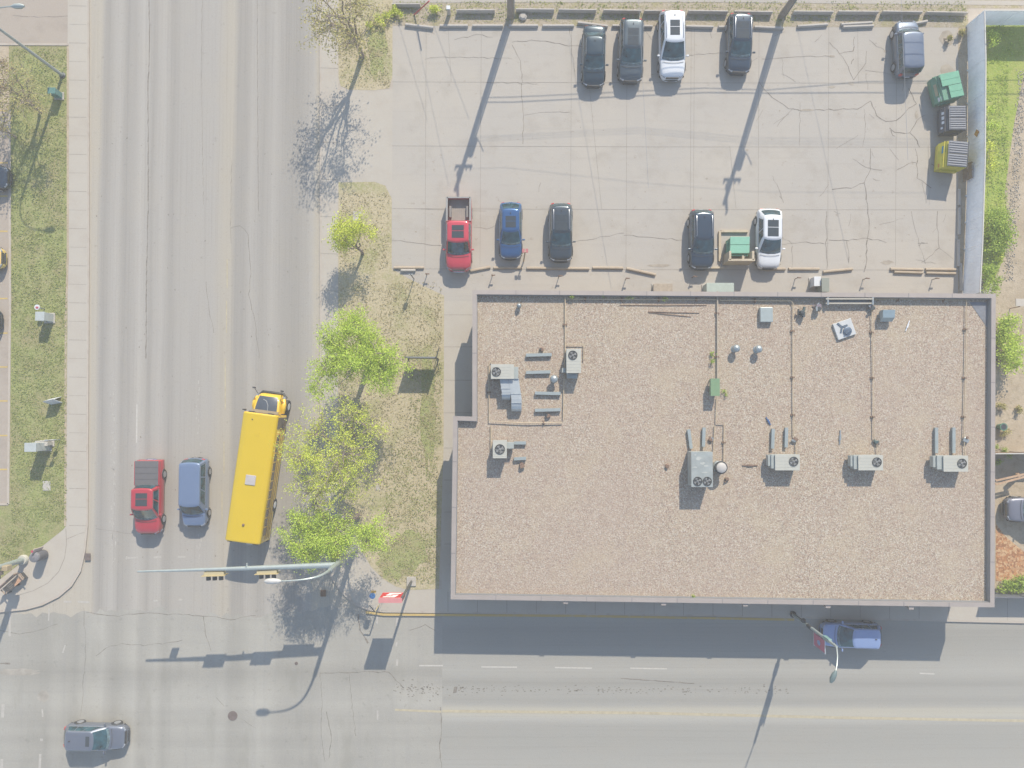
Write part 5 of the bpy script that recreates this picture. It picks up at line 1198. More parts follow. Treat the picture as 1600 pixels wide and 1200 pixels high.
for k, (y0, y1, y2, lb) in enumerate(((212, 200, 216, 'northernmost thin wire'), (215, 204, 221, 'second thin wire from the north'), (219, 208, 225, 'third thin wire from the north'), (262, 286, 300, 'southernmost faint thin wire'))):
    wire([shadow_pt(738, y0 + 2, hh), shadow_pt(790, y0, hh), shadow_pt(1000, y1, hh), shadow_pt(1180, y2, hh), shadow_pt(1500, y2 + 2, hh), shadow_pt(1900, y2 + 8, hh)], .008, lb + ' of the high lines whose shadows cross the lot', n=3)
for a, ha, b_, hb, lb, r in (((645, 25), 6.5, (701, 292), 8.3, 'slanting guy wire nearest the bare tree', .010), ((670, 20), 5.5, (733, 187), 7.5, 'slanting guy wire just left of the western pole', .012), ((888, 60), 8.5, (955, 452), 5.0, 'service wire slanting down to the building, western one', .011),
    ((1240, 20), 8.5, (1326, 412), 5.0, 'service wire slanting down to the building, eastern one', .011), ((622, 35), 6, (668, 190), 7, 'faint slanting wire over the lawn corner', .011)):
    wire([shadow_pt(*a, ha), shadow_pt(*b_, hb)], r, lb, grp='slanting guy and service wires')
v0, v1 = G(646, 19, .5), G(671, 4, 2.0); m = MB(); m.tube([(v0.x, v0.y, Z), (v1.x, v1.y, 2.2)], .05, 8); tag(m.build('guy_guard', pmat('guard_red', D(214, 90, 96), .5), origin=(v0.x, v0.y, Z), smooth=True), 'red slanting guard on a guy wire at the top of the lot', 'wire guard')
th = thing('bollard', G(702, 22, Z), 'short white topped bollard left of the long low barrier', 'bollard'); v = G(702, 22, Z)
m = MB(); m.box((v.x, v.y, .55), (.26, .26, .9)); m.build('post', cs_m, th, bevel=.03); m = MB(); m.box((v.x, v.y, 1.03), (.3, .3, .08)); m.build('cap', WHITE, th, bevel=.02)
v = G(817, 26, .2); m = MB(); m.lathe((v.x, v.y, Z), [(.3, 0), (.34, .12), (.2, .24)], 7); tag(m.build('pale_stone', CONC, origin=(v.x, v.y, Z)), 'pale stone in front of a low barrier at the top edge', 'stone')
# ------------------------------------------------------------------ traffic signal at the corner
PB = pmat('pole_pale_blue', D(192, 206, 208), .4, metal=.3); SY = pmat('signal_yellow', D(220, 210, 172), .5)
b0 = G(554, 856, Z); th = thing('traffic_signal', (b0.x, b0.y, Z), 'pale blue traffic signal mast reaching over the road below the school bus', 'traffic signal')
m = MB(); m.lathe((b0.x, b0.y, Z), [(.32, 0), (.32, .12), (.2, .2)], 14); m.build('base', CONC, th)
top_ = Vector((b0.x, b0.y, 7.4)); m = MB(); m.tube([(b0.x, b0.y, Z), top_], [.2, .15], 14); m.build('pole', PB, th, smooth=True)
arm0 = Vector((b0.x, b0.y, 6.0)); tip = G(215, 893, 6.25); j_ = G(524, 884, 6.0)
m = MB(); m.tube([arm0, (arm0 + tip) / 2 + Vector((0, 0, .12)), tip], [.21, .14, .06], 12); arm = m.build('mast_arm', PB, th, smooth=True)
dirv = (tip - arm0).normalized(); nrm = Vector((dirv.y, -dirv.x, 0)).normalized()
if nrm.y > 0: nrm = -nrm
def head(px, label):
    t = (G(px, 888, 6.1).x - arm0.x) / (tip.x - arm0.x); p = arm0 + (tip - arm0) * t; ang = math.atan2(dirv.y, dirv.x)
    c_ = p + nrm * .32 + Vector((0, 0, -.1))
    m = MB(); m.box(c_ + Vector((0, 0, 0)), (1.35, .28, .42), rz=ang); hd = m.build('signal_head', SY, th, bevel=.03)
    m = MB(); bp = c_ - nrm * .0; m.box(bp + nrm * .1, (1.55, .03, .75), rz=ang); m.build('backboard', pmat('backboard', D(214, 198, 150), .6), hd)
    for k in (-1, 0, 1):
        q = c_ + dirv * (k * .42) + nrm * .22; m = MB(); m.tube([q - nrm * .05, q + nrm * .22], .15, 12); m.build('visor', BLACK, hd, smooth=True)
    for k in (-.62, .62):
        m = MB(); m.beam(p + dirv * k, c_ + dirv * k, .05, .05); m.build('bracket', PB, hd)
head(335, ''); head(417, '')
m = MB(); sp_ = arm0 + dirv * 1.95 + nrm * .12 + Vector((0, 0, -.28)); m.box(sp_, (2.3, .04, .55), rz=math.atan2(dirv.y, dirv.x)); m.build('street_name_sign', pmat('sign_blue_white', D(190, 205, 222), .5), th)
sp_ = G(263, 892, 6.0); m = MB(); m.box((sp_.x, sp_.y - .05, 5.75), (.55, .04, .55), rz=math.atan2(dirv.y, dirv.x)); m.build('lane_sign', WHITE, th)
sp_ = G(386, 885, 6.15); m = MB(); m.lathe((sp_.x, sp_.y, 6.1), [(.07, 0), (.07, .25)], 8); m.box((sp_.x, sp_.y, 6.15), (.1, .42, .08)); m.build('camera_bracket', PB, th)
lh = G(427, 908, 9.3); cpts = [top_, Vector((b0.x - .15, b0.y - .05, 8.2))]
p0, p3 = Vector((b0.x, b0.y, 7.3)), lh + Vector((.35, 0, .0)); p1 = p0 + Vector((-.1, -.05, 1.6)); p2 = p3 + Vector((2.2, .05, -.0))
bz = [p0 * (1 - t) ** 3 + p1 * 3 * t * (1 - t) ** 2 + p2 * 3 * t * t * (1 - t) + p3 * t ** 3 for t in [i / 12 for i in range(13)]]
m = MB(); m.tube(bz, [.1 - .005 * i for i in range(13)], 10); m.build('light_arm', PB, th, smooth=True)
m = MB(); rows = [(-.55, .06, .05), (-.4, .16, .1), (0, .19, .12), (.35, .14, .1), (.5, .06, .06)]
m.tube([lh + Vector((x, 0, 0)) for x, a, b_ in rows], [a for x, a, b_ in rows], 12); m.build('street_light', pmat('lamp_shell', D(222, 224, 224), .4), th, smooth=True)
v = G(524, 868, 3.4); m = MB(); m.box((v.x, v.y, 3.2), (.4, .36, 1.0), rz=.5); sh = m.build('signal_head', pmat('signal_orange', D(222, 176, 70), .5), th, bevel=.03)
for k in (-1, 0, 1):
    m = MB(); q = Vector((v.x - .08, v.y - .18, 3.2 + k * .32)); m.tube([q, q + Vector((-.12, -.24, 0))], .13, 10); m.build('visor', BLACK, sh)
m = MB(); m.tube([(v.x + .1, v.y, 3.4), (b0.x, b0.y, 3.4)], .04, 6); m.build('bracket', PB, sh)
# corner details: drain, manholes
def cover(px, py, r, z, label, name='manhole_cover', square=False, col=None):
    v = G(px, py, z); m = MB()
    if square: m.box((v.x, v.y, z + .008), (r * 2, r * 2.4, .016)); [m.box((v.x + (k - 1.5) * r * .42, v.y, z + .02), (r * .12, r * 2, .012)) for k in range(4)]
    else: m.lathe((v.x, v.y, z), [(r, 0), (r, .016), (r * .88, .02), (r * .86, .012)], 24); [m.box((v.x + (k - 2) * r * .32, v.y, z + .02), (.03, r * 1.1, .012)) for k in range(5)]
    tag(m.build(name, col or pmat('iron', D(138, 126, 124), .7, metal=.2, noise=.15), origin=(v.x, v.y, z)), label, 'drain' if square else 'manhole')
cover(363.5, 1118.5, .36, .006, 'round brown manhole cover in the junction'); cover(463, 1036.5, .12, .006, 'tiny round valve cover left of the mast shadow')
cover(137, 870, .22, Z + .012, 'square drain grate at the west kerb corner', 'drain_grate', True); cover(505, 927, .2, Z + .012, 'brown drain grate in the tree shade at the corner', 'drain_grate', True, pmat('grate_brown', D(140, 110, 92), .8))
cover(591, 762, .16, Z + .02, 'small pale utility lid in the dry lawn', 'inspection_slab', True, CONC); cover(73, 759, .3, Z + .02, 'square pale utility pad in the west lawn', 'ground_pad', True, pmat('pad_white', D(214, 212, 206), .7)); cover(558, 338, .32, Z + .02, 'long pale slab under the small green tree', 'ground_slab', True, CONC)
v = G(559, 342, Z + .03)
# ------------------------------------------------------------------ red box sign at the corner
b0 = G(643, 908, Z); th = thing('pole_sign', (b0.x, b0.y, Z), 'red box sign with a white S emblem on a tall grey post at the corner', 'sign')
m = MB(); m.box((b0.x, b0.y, Z + .06), (.7, .7, .1)); m.build('footing', CONC, th, bevel=.02)
m = MB(); m.tube([(b0.x, b0.y, Z), (b0.x + .0, b0.y, 4.85)], .09, 10); m.build('post', pmat('post_grey', D(120, 122, 126), .5, metal=.3), th, smooth=True)
zt, zb_ = 4.85, 3.3; xa, xb = G(592, 930, zt).x, G(628, 930, zt).x; yN = G(610, 934.8, zt).y; yS = G(610, 941.5, zt).y
RD = pmat('sign_red', D(232, 52, 66, 1.0), .4); PK = pmat('sign_top_pink', D(236, 160, 162), .5)
m = MB(); m.box(((xa + xb) / 2, (yN + yS) / 2, (zt + zb_) / 2), (xb - xa, yN - yS, zt - zb_)); bxo = m.build('sign_box', RD, th, bevel=.015)
m = MB(); m.box(((xa + xb) / 2, (yN + yS) / 2, zt + .015), (xb - xa + .04, yN - yS + .04, .03)); m.build('top_cap', PK, th)
for y_, s in ((yN + .012, 1), (yS - .012, -1)):
    m = MB(); m.box(((xa + xb) / 2, y_, zb_ + .06), (xb - xa, .02, .05)); m.box(((xa + xb) / 2, y_, zt - .04), (xb - xa, .02, .05)); m.build('frame', pmat('sign_pink_frame', D(240, 190, 192), .5), bxo)
    cx_, cz_ = (xa + xb) / 2 - .0, (zt + zb_) / 2 ; m = MB(); u = .42
    Sg = [(-1, 1), (1, 1), (1, .55), (-.35, .55), (-.35, .25), (1, .25), (1, -1), (-1, -1), (-1, -.55), (.35, -.55), (.35, -.25), (-1, -.25)]
    for (a0, a1, c0, c1) in ((-1, 1, .6, 1), (-1, -.4, .18, .6), (-1, 1, -.2, .18), (.4, 1, -.6, -.2), (-1, 1, -1, -.6)):
        sh_ = lambda x, z: (cx_ - s * (x * u + .18 * z * 1), y_ + s * .004, cz_ + z * .55)
        q = [sh_(a0, c0), sh_(a1, c0), sh_(a1, c1), sh_(a0, c1)]; m.face(q if s > 0 else q); m.face([(p[0], p[1] - s * .002, p[2]) for p in q[::-1]])
    m.build('letter_emblem', pmat('emblem_white', (.78, .78, .78, 1), .4), bxo)
for z_ in (3.5, 4.6):
    m = MB(); m.beam((b0.x, b0.y, z_), (xb, (yN + yS) / 2, z_), .08, .08); m.build('bracket', DARKM, th)
# small pole with blue round sign
b0 = G(592, 946, Z); th = thing('crossing_post', (b0.x, b0.y, Z), 'thin post with a small blue disc and an orange cap left of the red sign', 'post')
m = MB(); m.tube([(b0.x, b0.y, Z), (b0.x, b0.y, 1.75)], .05, 8); m.build('post', SY, th, smooth=True)
v = G(582, 931, 2.2); m = MB(); m.tube([(b0.x, b0.y, 1.75), (b0.x - .3, b0.y + .55, 2.15)], .04, 6); m.build('bracket', DARKM, th)
m = MB(); m.lathe((v.x, v.y, 2.1), [(.2, 0), (.22, .14), (.1, .2)], 14); m.build('disc', pmat('disc_blue', D(70, 130, 196), .4), th, smooth=True)
m = MB(); m.box((v.x + .06, v.y + .28, 2.15), (.36, .14, .1)); m.build('cap', pmat('cap_orange', D(220, 180, 90), .5), th)
# low board sign in the lawn
zt = 2.07; A, B = G(633, 558, zt), G(681, 558.5, zt); th = thing('board_sign', ((A.x + B.x) / 2, (A.y + B.y) / 2, Z), 'low wide board sign seen edge on, beside the bright green tree', 'sign')
m = MB(); m.beam((A.x, A.y, 1.42), (B.x, B.y, 1.42), .07, 1.3); m.build('board', pmat('board_dark', D(110, 116, 122), .5), th)
m = MB(); m.beam((A.x, A.y, 2.09), (B.x, B.y, 2.09), .1, .04); m.build('top_trim', pmat('trim_grey', D(140, 144, 150), .5), th)
for p in (A, B):
    m = MB(); m.tube([(p.x, p.y, Z), (p.x, p.y, 2.2)], .05, 8); m.build('post', DARKM, th, smooth=True)
m = MB(); m.beam((B.x + .05, B.y + .9, .2), (B.x, B.y, 2.0), .05, .05); m.beam((B.x + .0, B.y - .8, .2), (B.x, B.y, 1.2), .05, .05); m.build('brace', DARKM, th)
# small sign near lot corner: post with tiny plate
b0 = G(647, 436, Z); th = thing('parking_sign', (b0.x, b0.y, Z), 'thin post with a small sign at the lawn corner by the parking lot', 'sign')
m = MB(); m.tube([(b0.x, b0.y, Z), (b0.x, b0.y, 2.1)], .035, 8); m.build('post', DARKM, th, smooth=True); m = MB(); m.box((b0.x, b0.y + .03, 1.78), (.3, .03, .42)); m.build('plate', WHITE, th)
# red-white pay post near blue car
b0 = G(818, 409, Z); th = thing('parking_sign', (b0.x, b0.y, Z), 'slanting post with a faded red and white sign beside the blue car', 'sign')
m = MB(); m.tube([(b0.x, b0.y, Z), (b0.x + .1, b0.y + .5, 1.5)], .05, 8); m.build('post', TAN, th, smooth=True)
for k in (-1, 1):
    m = MB(); m.box((b0.x + .1 + k * .13, b0.y + .55, 1.5), (.2, .3, .06)); m.build('plate', pmat('faded_red', D(206, 128, 134), .6), th, bevel=.01)
# ------------------------------------------------------------------ street lights
def curve_lamp(bx_, by_, hp, headpx, hz, label, mat, seg=.6, straight=False, cat='street light', headmat=None, name='street_light', r=.09):
    b0 = G(bx_, by_, Z); th = thing(name, (b0.x, b0.y, Z), label, cat, 'curved arm street lights')
    hd = G(*headpx, hz); p0 = Vector((b0.x, b0.y, hp)); p3 = hd; out = (p3 - p0); out.z = 0
    p1 = p0 + out * .1 + Vector((0, 0, (hz - hp) * .8)); p2 = p3 - out * .45
    m = MB(); m.tube([(b0.x, b0.y, Z), p0], [r * 1.4, r], 12); m.build('pole', mat, th, smooth=True)
    bz = [p0 * (1 - t) ** 3 + p1 * 3 * t * (1 - t) ** 2 + p2 * 3 * t * t * (1 - t) + p3 * t ** 3 for t in [i / 12 for i in range(13)]]
    if straight: bz = [p0, p0 + (p3 - p0) * .35 + Vector((0, 0, .18)), p0 + (p3 - p0) * .7 + Vector((0, 0, .15)), p3]
    m = MB(); m.tube(bz, r * .45, 8); m.build('arm', mat, th, smooth=True)
    d = out.normalized(); m = MB(); m.tube([p3 - d * .1, p3 + d * .15, p3 + d * .5, p3 + d * .75], [.06, .16, .17, .07], 10); m.build('lamp_head', headmat or mat, th, smooth=True)
    m = MB(); m.lathe((b0.x, b0.y, Z), [(.25, 0), (.25, .05), (.16, .1)], 12); m.build('base', DARKM, th)
    return th
curve_lamp(98, 118, 7.6, (20, 10), 9.5, 'curved arm street light on the west lawn beside the teal box', PB)
tl = curve_lamp(1239, 960, 7.4, (1305.5, 1050), 8.5, 'street light with a pink banner standing by the light blue car', PB, straight=True, headmat=pmat('lamp_dark_teal', D(120, 142, 146), .4))
b0 = tl.location; pk = pmat('banner_pink', D(206, 120, 150), .7, noise=.06)
m = MB(); m.box((b0.x, b0.y - .6, 4.75), (.03, .85, 1.75)); bn = m.build('banner', pk, tl)
m = MB(); m.lathe((0, 0, 0), [(.17, 0), (.17, .01)], 14); m.v = [Vector((b0.x - .02 - p.z, b0.y - .62 + p.x, 4.7 + p.y * 1.5)) for p in m.v]; m.build('emblem', pmat('emblem_blue', D(150, 180, 230), .5), bn)
for z_ in (3.86, 5.65):
    m = MB(); m.tube([(b0.x, b0.y, z_), (b0.x, b0.y - 1.08, z_)], .022, 6); m.build('banner_rod', WHITE, tl, smooth=True)
m = MB(); m.lathe((b0.x, b0.y, 2.9), [(.16, 0), (.16, .6)], 10); m.build('band', DARKM, tl)
m = MB(); m.box((b0.x + .05, b0.y, 5.9), (.26, .26, .9)); m.build('fitting', pmat('fitting_teal', D(150, 196, 196), .4, metal=.2), tl, bevel=.03)
b0 = G(1257, 971, 2.6); th = thing('round_sign', (b0.x, b0.y, Z), 'small dark round topped post between the banner pole and the building', 'post')
m = MB(); m.tube([(b0.x, b0.y, Z), (b0.x, b0.y, 2.3)], .04, 8); m.build('post', DARKM, th, smooth=True); m = MB(); m.lathe((b0.x, b0.y, 2.3), [(.15, 0), (.18, .12), (.08, .22)], 12); m.build('cap', DARKM, th, smooth=True)
# ------------------------------------------------------------------ west lawn furniture
TEAL = pmat('box_teal', D(104, 156, 154), .5)
cabinet((74, 136.5, 86, 146), 1.15, 'small teal utility box next to the west street light', 'utility box', TEAL, zg=Z + .01)
LB = pmat('cabinet_pale', D(206, 216, 218), .5)
cabinet((55, 487, 69, 501), 1.35, 'pale cabinet with a small red and white plate, northern one on the west lawn', 'cabinet', LB, zg=Z + .01)
v = G(58, 480, 1.0); th = thing('small_plate', (v.x, v.y, Z), 'small red and white round marker beside the northern pale cabinet', 'marker')
m = MB(); m.tube([(v.x, v.y, Z), (v.x, v.y, .95)], .04, 8); m.build('post', GALV, th); m = MB(); m.lathe((v.x, v.y, .95), [(.2, 0), (.2, .08)], 14); m.build('disc', WHITE, th); m = MB(); m.box((v.x + .02, v.y - .03, 1.04), (.2, .14, .02)); m.build('emblem', pmat('mark_red', D(205, 80, 110), .5), th)
cabinet((38, 692, 56, 706), 1.9, 'tall pale traffic control cabinet, southern one on the west lawn', 'cabinet', LB, zg=Z + .01)
th = cabinet((54, 690, 74, 697), .9, 'lower white cabinet attached behind the tall pale one', 'cabinet', pmat('cab_white', D(216, 214, 208), .5), zg=Z + .01)
b0 = G(94, 687, Z); th = thing('sign_post', (b0.x, b0.y, Z), 'thin leaning post with two small plates east of the tall pale cabinet', 'sign')
m = MB(); m.tube([(b0.x, b0.y, Z), (b0.x - .05, b0.y, 1.75)], .035, 8); m.build('post', GALV, th, smooth=True)
for z_ in (1.0, 1.6):
    m = MB(); m.box((b0.x - .0, b0.y + .04, z_), (.3, .03, .3)); m.build('plate', WHITE, th)
m = MB(); m.tube([(b0.x, b0.y, 1.7), (b0.x - .9, b0.y - .05, 1.6)], .03, 6); m.build('side_arm', pmat('arm_white', D(226, 226, 222), .5), th, smooth=True)
# folding board sign
v = G(86, 626, .3); th = thing('sandwich_board', (v.x, v.y, Z + .01), 'folding white sandwich board standing open on the west lawn', 'sign', rz=R(12))
for s, nm in ((1, 'front_board'), (-1, 'back_board')):
    m = MB(); m.box((0, s * .22, .45), (.85, .03, .95), M=None); m.v = [Vector((p.x, p.y - s * (p.z) * .22, p.z)) for p in m.v]; m.build('board', WHITE, th, local=True)
m = MB(); m.box((0, 0, .95), (.8, .06, .04)); m.build('hinge', GALV, th, local=True)
# litter bin at the west corner
b0 = G(69, 866, Z); th = thing('litter_bin', (b0.x, b0.y, Z), 'dark round litter bin with a small white and red board at the west corner', 'litter bin')
m = MB(); m.lathe((b0.x, b0.y, Z), [(.33, 0), (.38, .1), (.38, 1.0), (.34, 1.05)], 20); m.build('drum', pmat('bin_char', D(112, 114, 124), .6), th, smooth=True)
m = MB(); m.lathe((b0.x, b0.y, Z + 1.05), [(.39, 0), (.36, .12), (.2, .2)], 20); m.build('lid', pmat('bin_lid', D(140, 142, 150), .5, noise=.2, nscale=9), th, smooth=True)
m = MB(); m.box((b0.x + .05, b0.y + .46, 1.0), (.45, .05, 1.1), rz=R(62)); m.build('notice_board', pmat('notice_white', D(214, 200, 198), .5), th); m = MB(); m.box((b0.x + .04, b0.y + .5, 1.57), (.16, .16, .02)); m.build('red_mark', pmat('mark_red', None), th)
# west traffic signal pole
b0 = G(38, 874, Z); th = thing('traffic_signal', (b0.x, b0.y, Z), 'traffic signal pole with a wide round concrete base at the left edge', 'traffic signal')
m = MB(); m.lathe((b0.x, b0.y, Z), [(.36, 0), (.36, .2), (.32, .28)], 20); m.build('base', pmat('base_white', D(216, 216, 206), .7), th, smooth=True)
m = MB(); m.tube([(b0.x, b0.y, Z), (b0.x, b0.y, 8.6)], [.2, .15], 14); m.build('pole', PB, th, smooth=True)
c_ = G(10, 895, 2.9)
m = MB(); m.box((b0.x - .1, b0.y - .45, 3.1), (.42, .3, 1.3), rz=.0); hd = m.build('signal_head', pmat('head_grey', D(150, 140, 138), .6), th, bevel=.03)
for k in (-1, 0, 1):
    m = MB(); q = Vector((b0.x - .1, b0.y - .6, 3.1 + k * .4)); m.tube([q, q + Vector((0, -.25, 0))], .14, 10); m.build('visor', BLACK, hd)
m = MB(); m.box((b0.x + .35, b0.y - .1, 2.5), (.42, .36, .55)); m.build('pedestrian_head', pmat('head_tan', D(196, 180, 150), .6), th, bevel=.03)
m = MB(); m.tube([(b0.x, b0.y, 3.4), (b0.x - .1, b0.y - .45, 3.4)], .04, 6); m.tube([(b0.x, b0.y, 2.5), (b0.x + .35, b0.y - .1, 2.5)], .04, 6); m.build('bracket', DARKM, th)
m = MB(); m.tube([(b0.x, b0.y, 6.0), (b0.x - .5, b0.y - 7.5, 6.3)], [.15, .06], 10); m.build('mast_arm', PB, th, smooth=True)
# bench
a, b_ = G(10, 922, .5), G(34, 901, .5); mid_ = (a + b_) / 2; ang = math.atan2(b_.y - a.y, b_.x - a.x); th = thing('park_bench', (mid_.x, mid_.y, Z), 'brown wooden bench turned diagonally at the west corner', 'bench', rz=ang)
bw = pmat('bench_wood', D(190, 172, 156), .7, noise=.15, nscale=5); ad = pmat('bench_panel', D(222, 180, 150), .6)
m = MB(); [m.box((0, -.18 + k * .13, .45), (1.75, .1, .04)) for k in range(4)]; m.build('seat', bw, th, local=True)
m = MB(); m.box((0, .34, .82), (1.75, .06, .5), M=None); m.build('backrest', pmat('bench_brown', D(166, 146, 136), .7), th, local=True)
m = MB(); m.box((.35, -.1, .49), (.7, .3, .02)); m.build('seat_panel', ad, th, local=True)
for s in (-.8, 0, .8):
    m = MB(); m.box((s, 0, .22), (.06, .55, .44)); m.build('leg', DARKM, th, local=True); 
for s in (-.85, .85):
    m = MB(); m.box((s, -.05, .66), (.07, .55, .05)); m.build('armrest', bw, th, local=True)
# ------------------------------------------------------------------ trees and shrubs
def leafmat(name, c1, c2, c3):
    m = bpy.data.materials.new(name); m.use_nodes = True; nt = m.node_tree; p = nt.nodes['Principled BSDF']; L = nt.links.new
    ge = nt.nodes.new('ShaderNodeNewGeometry'); cr = nt.nodes.new('ShaderNodeValToRGB'); els = cr.color_ramp.elements
    els.new(.5); els[0].color = c1; els[1].color = c2; els[2].color = c3; els[0].position = 0; els[1].position = .5; els[2].position = 1
    L(ge.outputs['Random Per Island'], cr.inputs[0]); L(cr.outputs[0], p.inputs['Base Color']); p.inputs['Roughness'].default_value = .6; p.inputs['Specular IOR Level'].default_value = .2
    tr = nt.nodes.new('ShaderNodeBsdfTranslucent'); mx = nt.nodes.new('ShaderNodeMixShader'); mx.inputs[0].default_value = .35; L(cr.outputs[0], tr.inputs[0])
    L(p.outputs[0], mx.inputs[1]); L(tr.outputs[0], mx.inputs[2]); L(mx.outputs[0], nt.nodes['Material Output'].inputs[0]); return m
bark = pmat('bark', D(176, 162, 152), .9, noise=.2, nscale=5)
L_bright = leafmat('leaf_bright', D(168, 194, 84, 1.3), D(190, 216, 92, 1.55), D(204, 226, 112, 1.65))
L_olive = leafmat('leaf_olive', D(192, 204, 84, 1.35), D(204, 220, 88, 1.6), D(218, 226, 124, 1.6))
L_sparse = leafmat('leaf_sparse', D(186, 176, 130, 1.2), D(202, 196, 130, 1.2), D(214, 214, 150, 1.2))
L_bud = leafmat('leaf_bud', D(180, 150, 110), D(200, 178, 140), D(186, 190, 110))
L_dark = leafmat('leaf_shrub', D(140, 168, 76, 1.2), D(170, 200, 86, 1.3), D(196, 220, 110, 1.3))
def limb(mb, a, b_, ra, rb, rr, n=5, wig=.12):
    d = b_ - a; L = d.length; pts = []; 
    for i in range(n + 1):
        t = i / n; o = Vector((rr.uniform(-1, 1), rr.uniform(-1, 1), rr.uniform(-.6, .6))) * wig * L * (0 if i in (0, n) else .35)
        up = Vector((0, 0, 1)) * L * .12 * math.sin(math.pi * t) * -1
        pts.append(a + d * t + o + up * .3)
    mb.tube(pts, [ra + (rb - ra) * i / n for i in range(n + 1)], 6 if ra > .05 else 4, cap=False); return pts
def tree(bx_, by_, h, cr, czr, label, leaf, nleaf, seed, coff=(0, 0), trunk_r=.16, nl=7, ls=.16, fork=.28, clusters=90, spread=.42, blobs=None, cat='tree', name='street_tree', group='trees along the main road', zr=None, twigs=1):
    rr = random.Random(seed); b0 = G(bx_, by_, Z); th = thing(name, (b0.x, b0.y, Z), label, cat, group)
    wood = MB(); fk = b0 + Vector((coff[0] * .25, coff[1] * .25, h * fork)); cz = czr; zr = zr or (h - cz)
    wood.tube([b0, b0 + (fk - b0) * .5 + Vector((.04, .02, 0)), fk], [trunk_r * 1.25, trunk_r, trunk_r * .85], 10, cap=False)
    tips = []
    bl = blobs or [(0, 0, 0, 1.0)]
    def rnd_pt(surface=.55):
        bx0, by0, bz0, bs = rr.choices(bl, weights=[q[3] ** 2 for q in bl])[0]
        while True:
            v = Vector((rr.uniform(-1, 1), rr.uniform(-1, 1), rr.uniform(-1, 1)))
            if surface < v.length < 1: break
        return Vector((b0.x + coff[0] + bx0 + v.x * cr * bs, b0.y + coff[1] + by0 + v.y * cr * bs, cz + bz0 + v.z * zr * bs))
    mains = []
    for i in range(nl):
        a = 2 * math.pi * (i + rr.uniform(-.3, .3)) / nl; e = rr.uniform(.35, .8) if i else .15
        q = bl[i % len(bl)]
        t = Vector((b0.x + coff[0] + q[0] + math.cos(a) * cr * q[3] * e, b0.y + coff[1] + q[1] + math.sin(a) * cr * q[3] * e, cz + q[2] + zr * rr.uniform(-.1, .65) * q[3]))
        mains.append(limb(wood, fk, t, trunk_r * .6, trunk_r * .16, rr, 6))
    subs = []
    for i in range(clusters):
        t = rnd_pt(.45); best = None
        for mn in mains:
            for k in range(2, len(mn)):
                dd = (mn[k] - t).length + .25 * max(0, mn[k].z - t.z)
                if best is None or dd < best[0]: best = (dd, mn[k])
        subs.append(limb(wood, best[1], t, trunk_r * .17, .012, rr, 4, .2)); tips.append(t)
        if twigs:
            for _ in range(3):
                k = rr.randint(1, 4); p = subs[-1][k]; q = p + Vector((rr.gauss(0, 1), rr.gauss(0, 1), rr.gauss(.3, .8))) * cr * .13
                wood.tube([p, (p + q) / 2 + Vector((rr.uniform(-.05, .05), rr.uniform(-.05, .05), 0)), q], [.014, .01, .006], 3, cap=False); tips.append(q)
    wood.build('trunk', bark, th, smooth=True)
    lv = MB(); sg = spread
    for i in range(nleaf):
        c_ = rr.choice(tips); p = c_ + Vector((rr.gauss(0, sg), rr.gauss(0, sg), rr.gauss(0, sg * .7))) * rr.choice((.5, 1, 1))
        if p.z < h * .18: p.z = h * .18 + rr.random() * .5
        s = ls * rr.uniform(.55, 1.35)
        u = Vector((rr.gauss(0, 1), rr.gauss(0, 1), rr.gauss(0, .6))).normalized(); w_ = u.cross(Vector((rr.gauss(0, .7), rr.gauss(0, .7), 1))).normalized()
        lv.face([p - u * s * .5, p + w_ * s * .32, p + u * s * .5, p - w_ * s * .32])
    lv.build('crown', leaf, th)
    return th
tree(566, 88, 8.8, 3.1, 5.8, 'nearly bare budding tree at the top, casting a branching shadow on the driveway', L_sparse, 3600, 11, coff=(-.25, .1), trunk_r=.17, ls=.14, clusters=80, spread=.3, zr=2.9)
tree(567, 396, 4.6, 1.5, 3.1, 'small light green tree beside the empty end of the parking lot', L_olive, 5000, 12, coff=(-.35, .35), trunk_r=.1, ls=.11, clusters=36, spread=.26, zr=1.4, blobs=[(-.6, 0, 0, .8), (.7, .9, 0, .75), (-.3, .9, 0, .6)])
tree(577, 566, 7.4, 3.3, 5.0, 'large bright green tree, the fullest crown of the row', L_bright, 27000, 13, coff=(-.0, -.0), trunk_r=.2, ls=.1, clusters=105, spread=.26, zr=2.0, blobs=[(1.3, .3, .2, .62), (-2.5, -1.1, -.2, .5), (.2, 1.6, 0, .55), (-.6, 1.0, .3, .6), (1.9, -1.0, 0, .5), (-.2, -.8, .3, .5)])
tree(566, 700, 8.2, 4.0, 5.4, 'sparse yellow green tree between the bright tree and the school bus', L_olive, 16000, 14, coff=(-.5, .0), trunk_r=.19, ls=.095, clusters=150, spread=.22, zr=2.6, blobs=[(0, 0, 0, .95), (.5, 2.0, 0, .55), (-1.5, -.5, 0, .6), (.8, -.9, 0, .6), (-.8, -3.2, -.4, .6), (-2.2, -2.2, -.4, .5), (-2.9, .6, 0, .45)])
tree(560, 806, 7.4, 3.2, 4.9, 'bright green tree nearest the traffic signal, with a separate right hand branch', L_bright, 20000, 15, coff=(-1.0, -.3), trunk_r=.17, ls=.1, clusters=85, spread=.25, zr=1.6, blobs=[(-1.5, -.6, 0, .55), (-.1, .0, .2, .5), (.5, -.6, 0, .48), (-1.6, .9, 0, .35), (3.1, -.3, -.5, .40)])
tree(63, 176, 5.6, 2.0, 3.6, 'thin budding tree at the top left lawn corner', L_sparse, 1700, 16, coff=(.8, .1), trunk_r=.11, ls=.12, clusters=50, spread=.25, zr=1.6, group='trees on the west lawn')
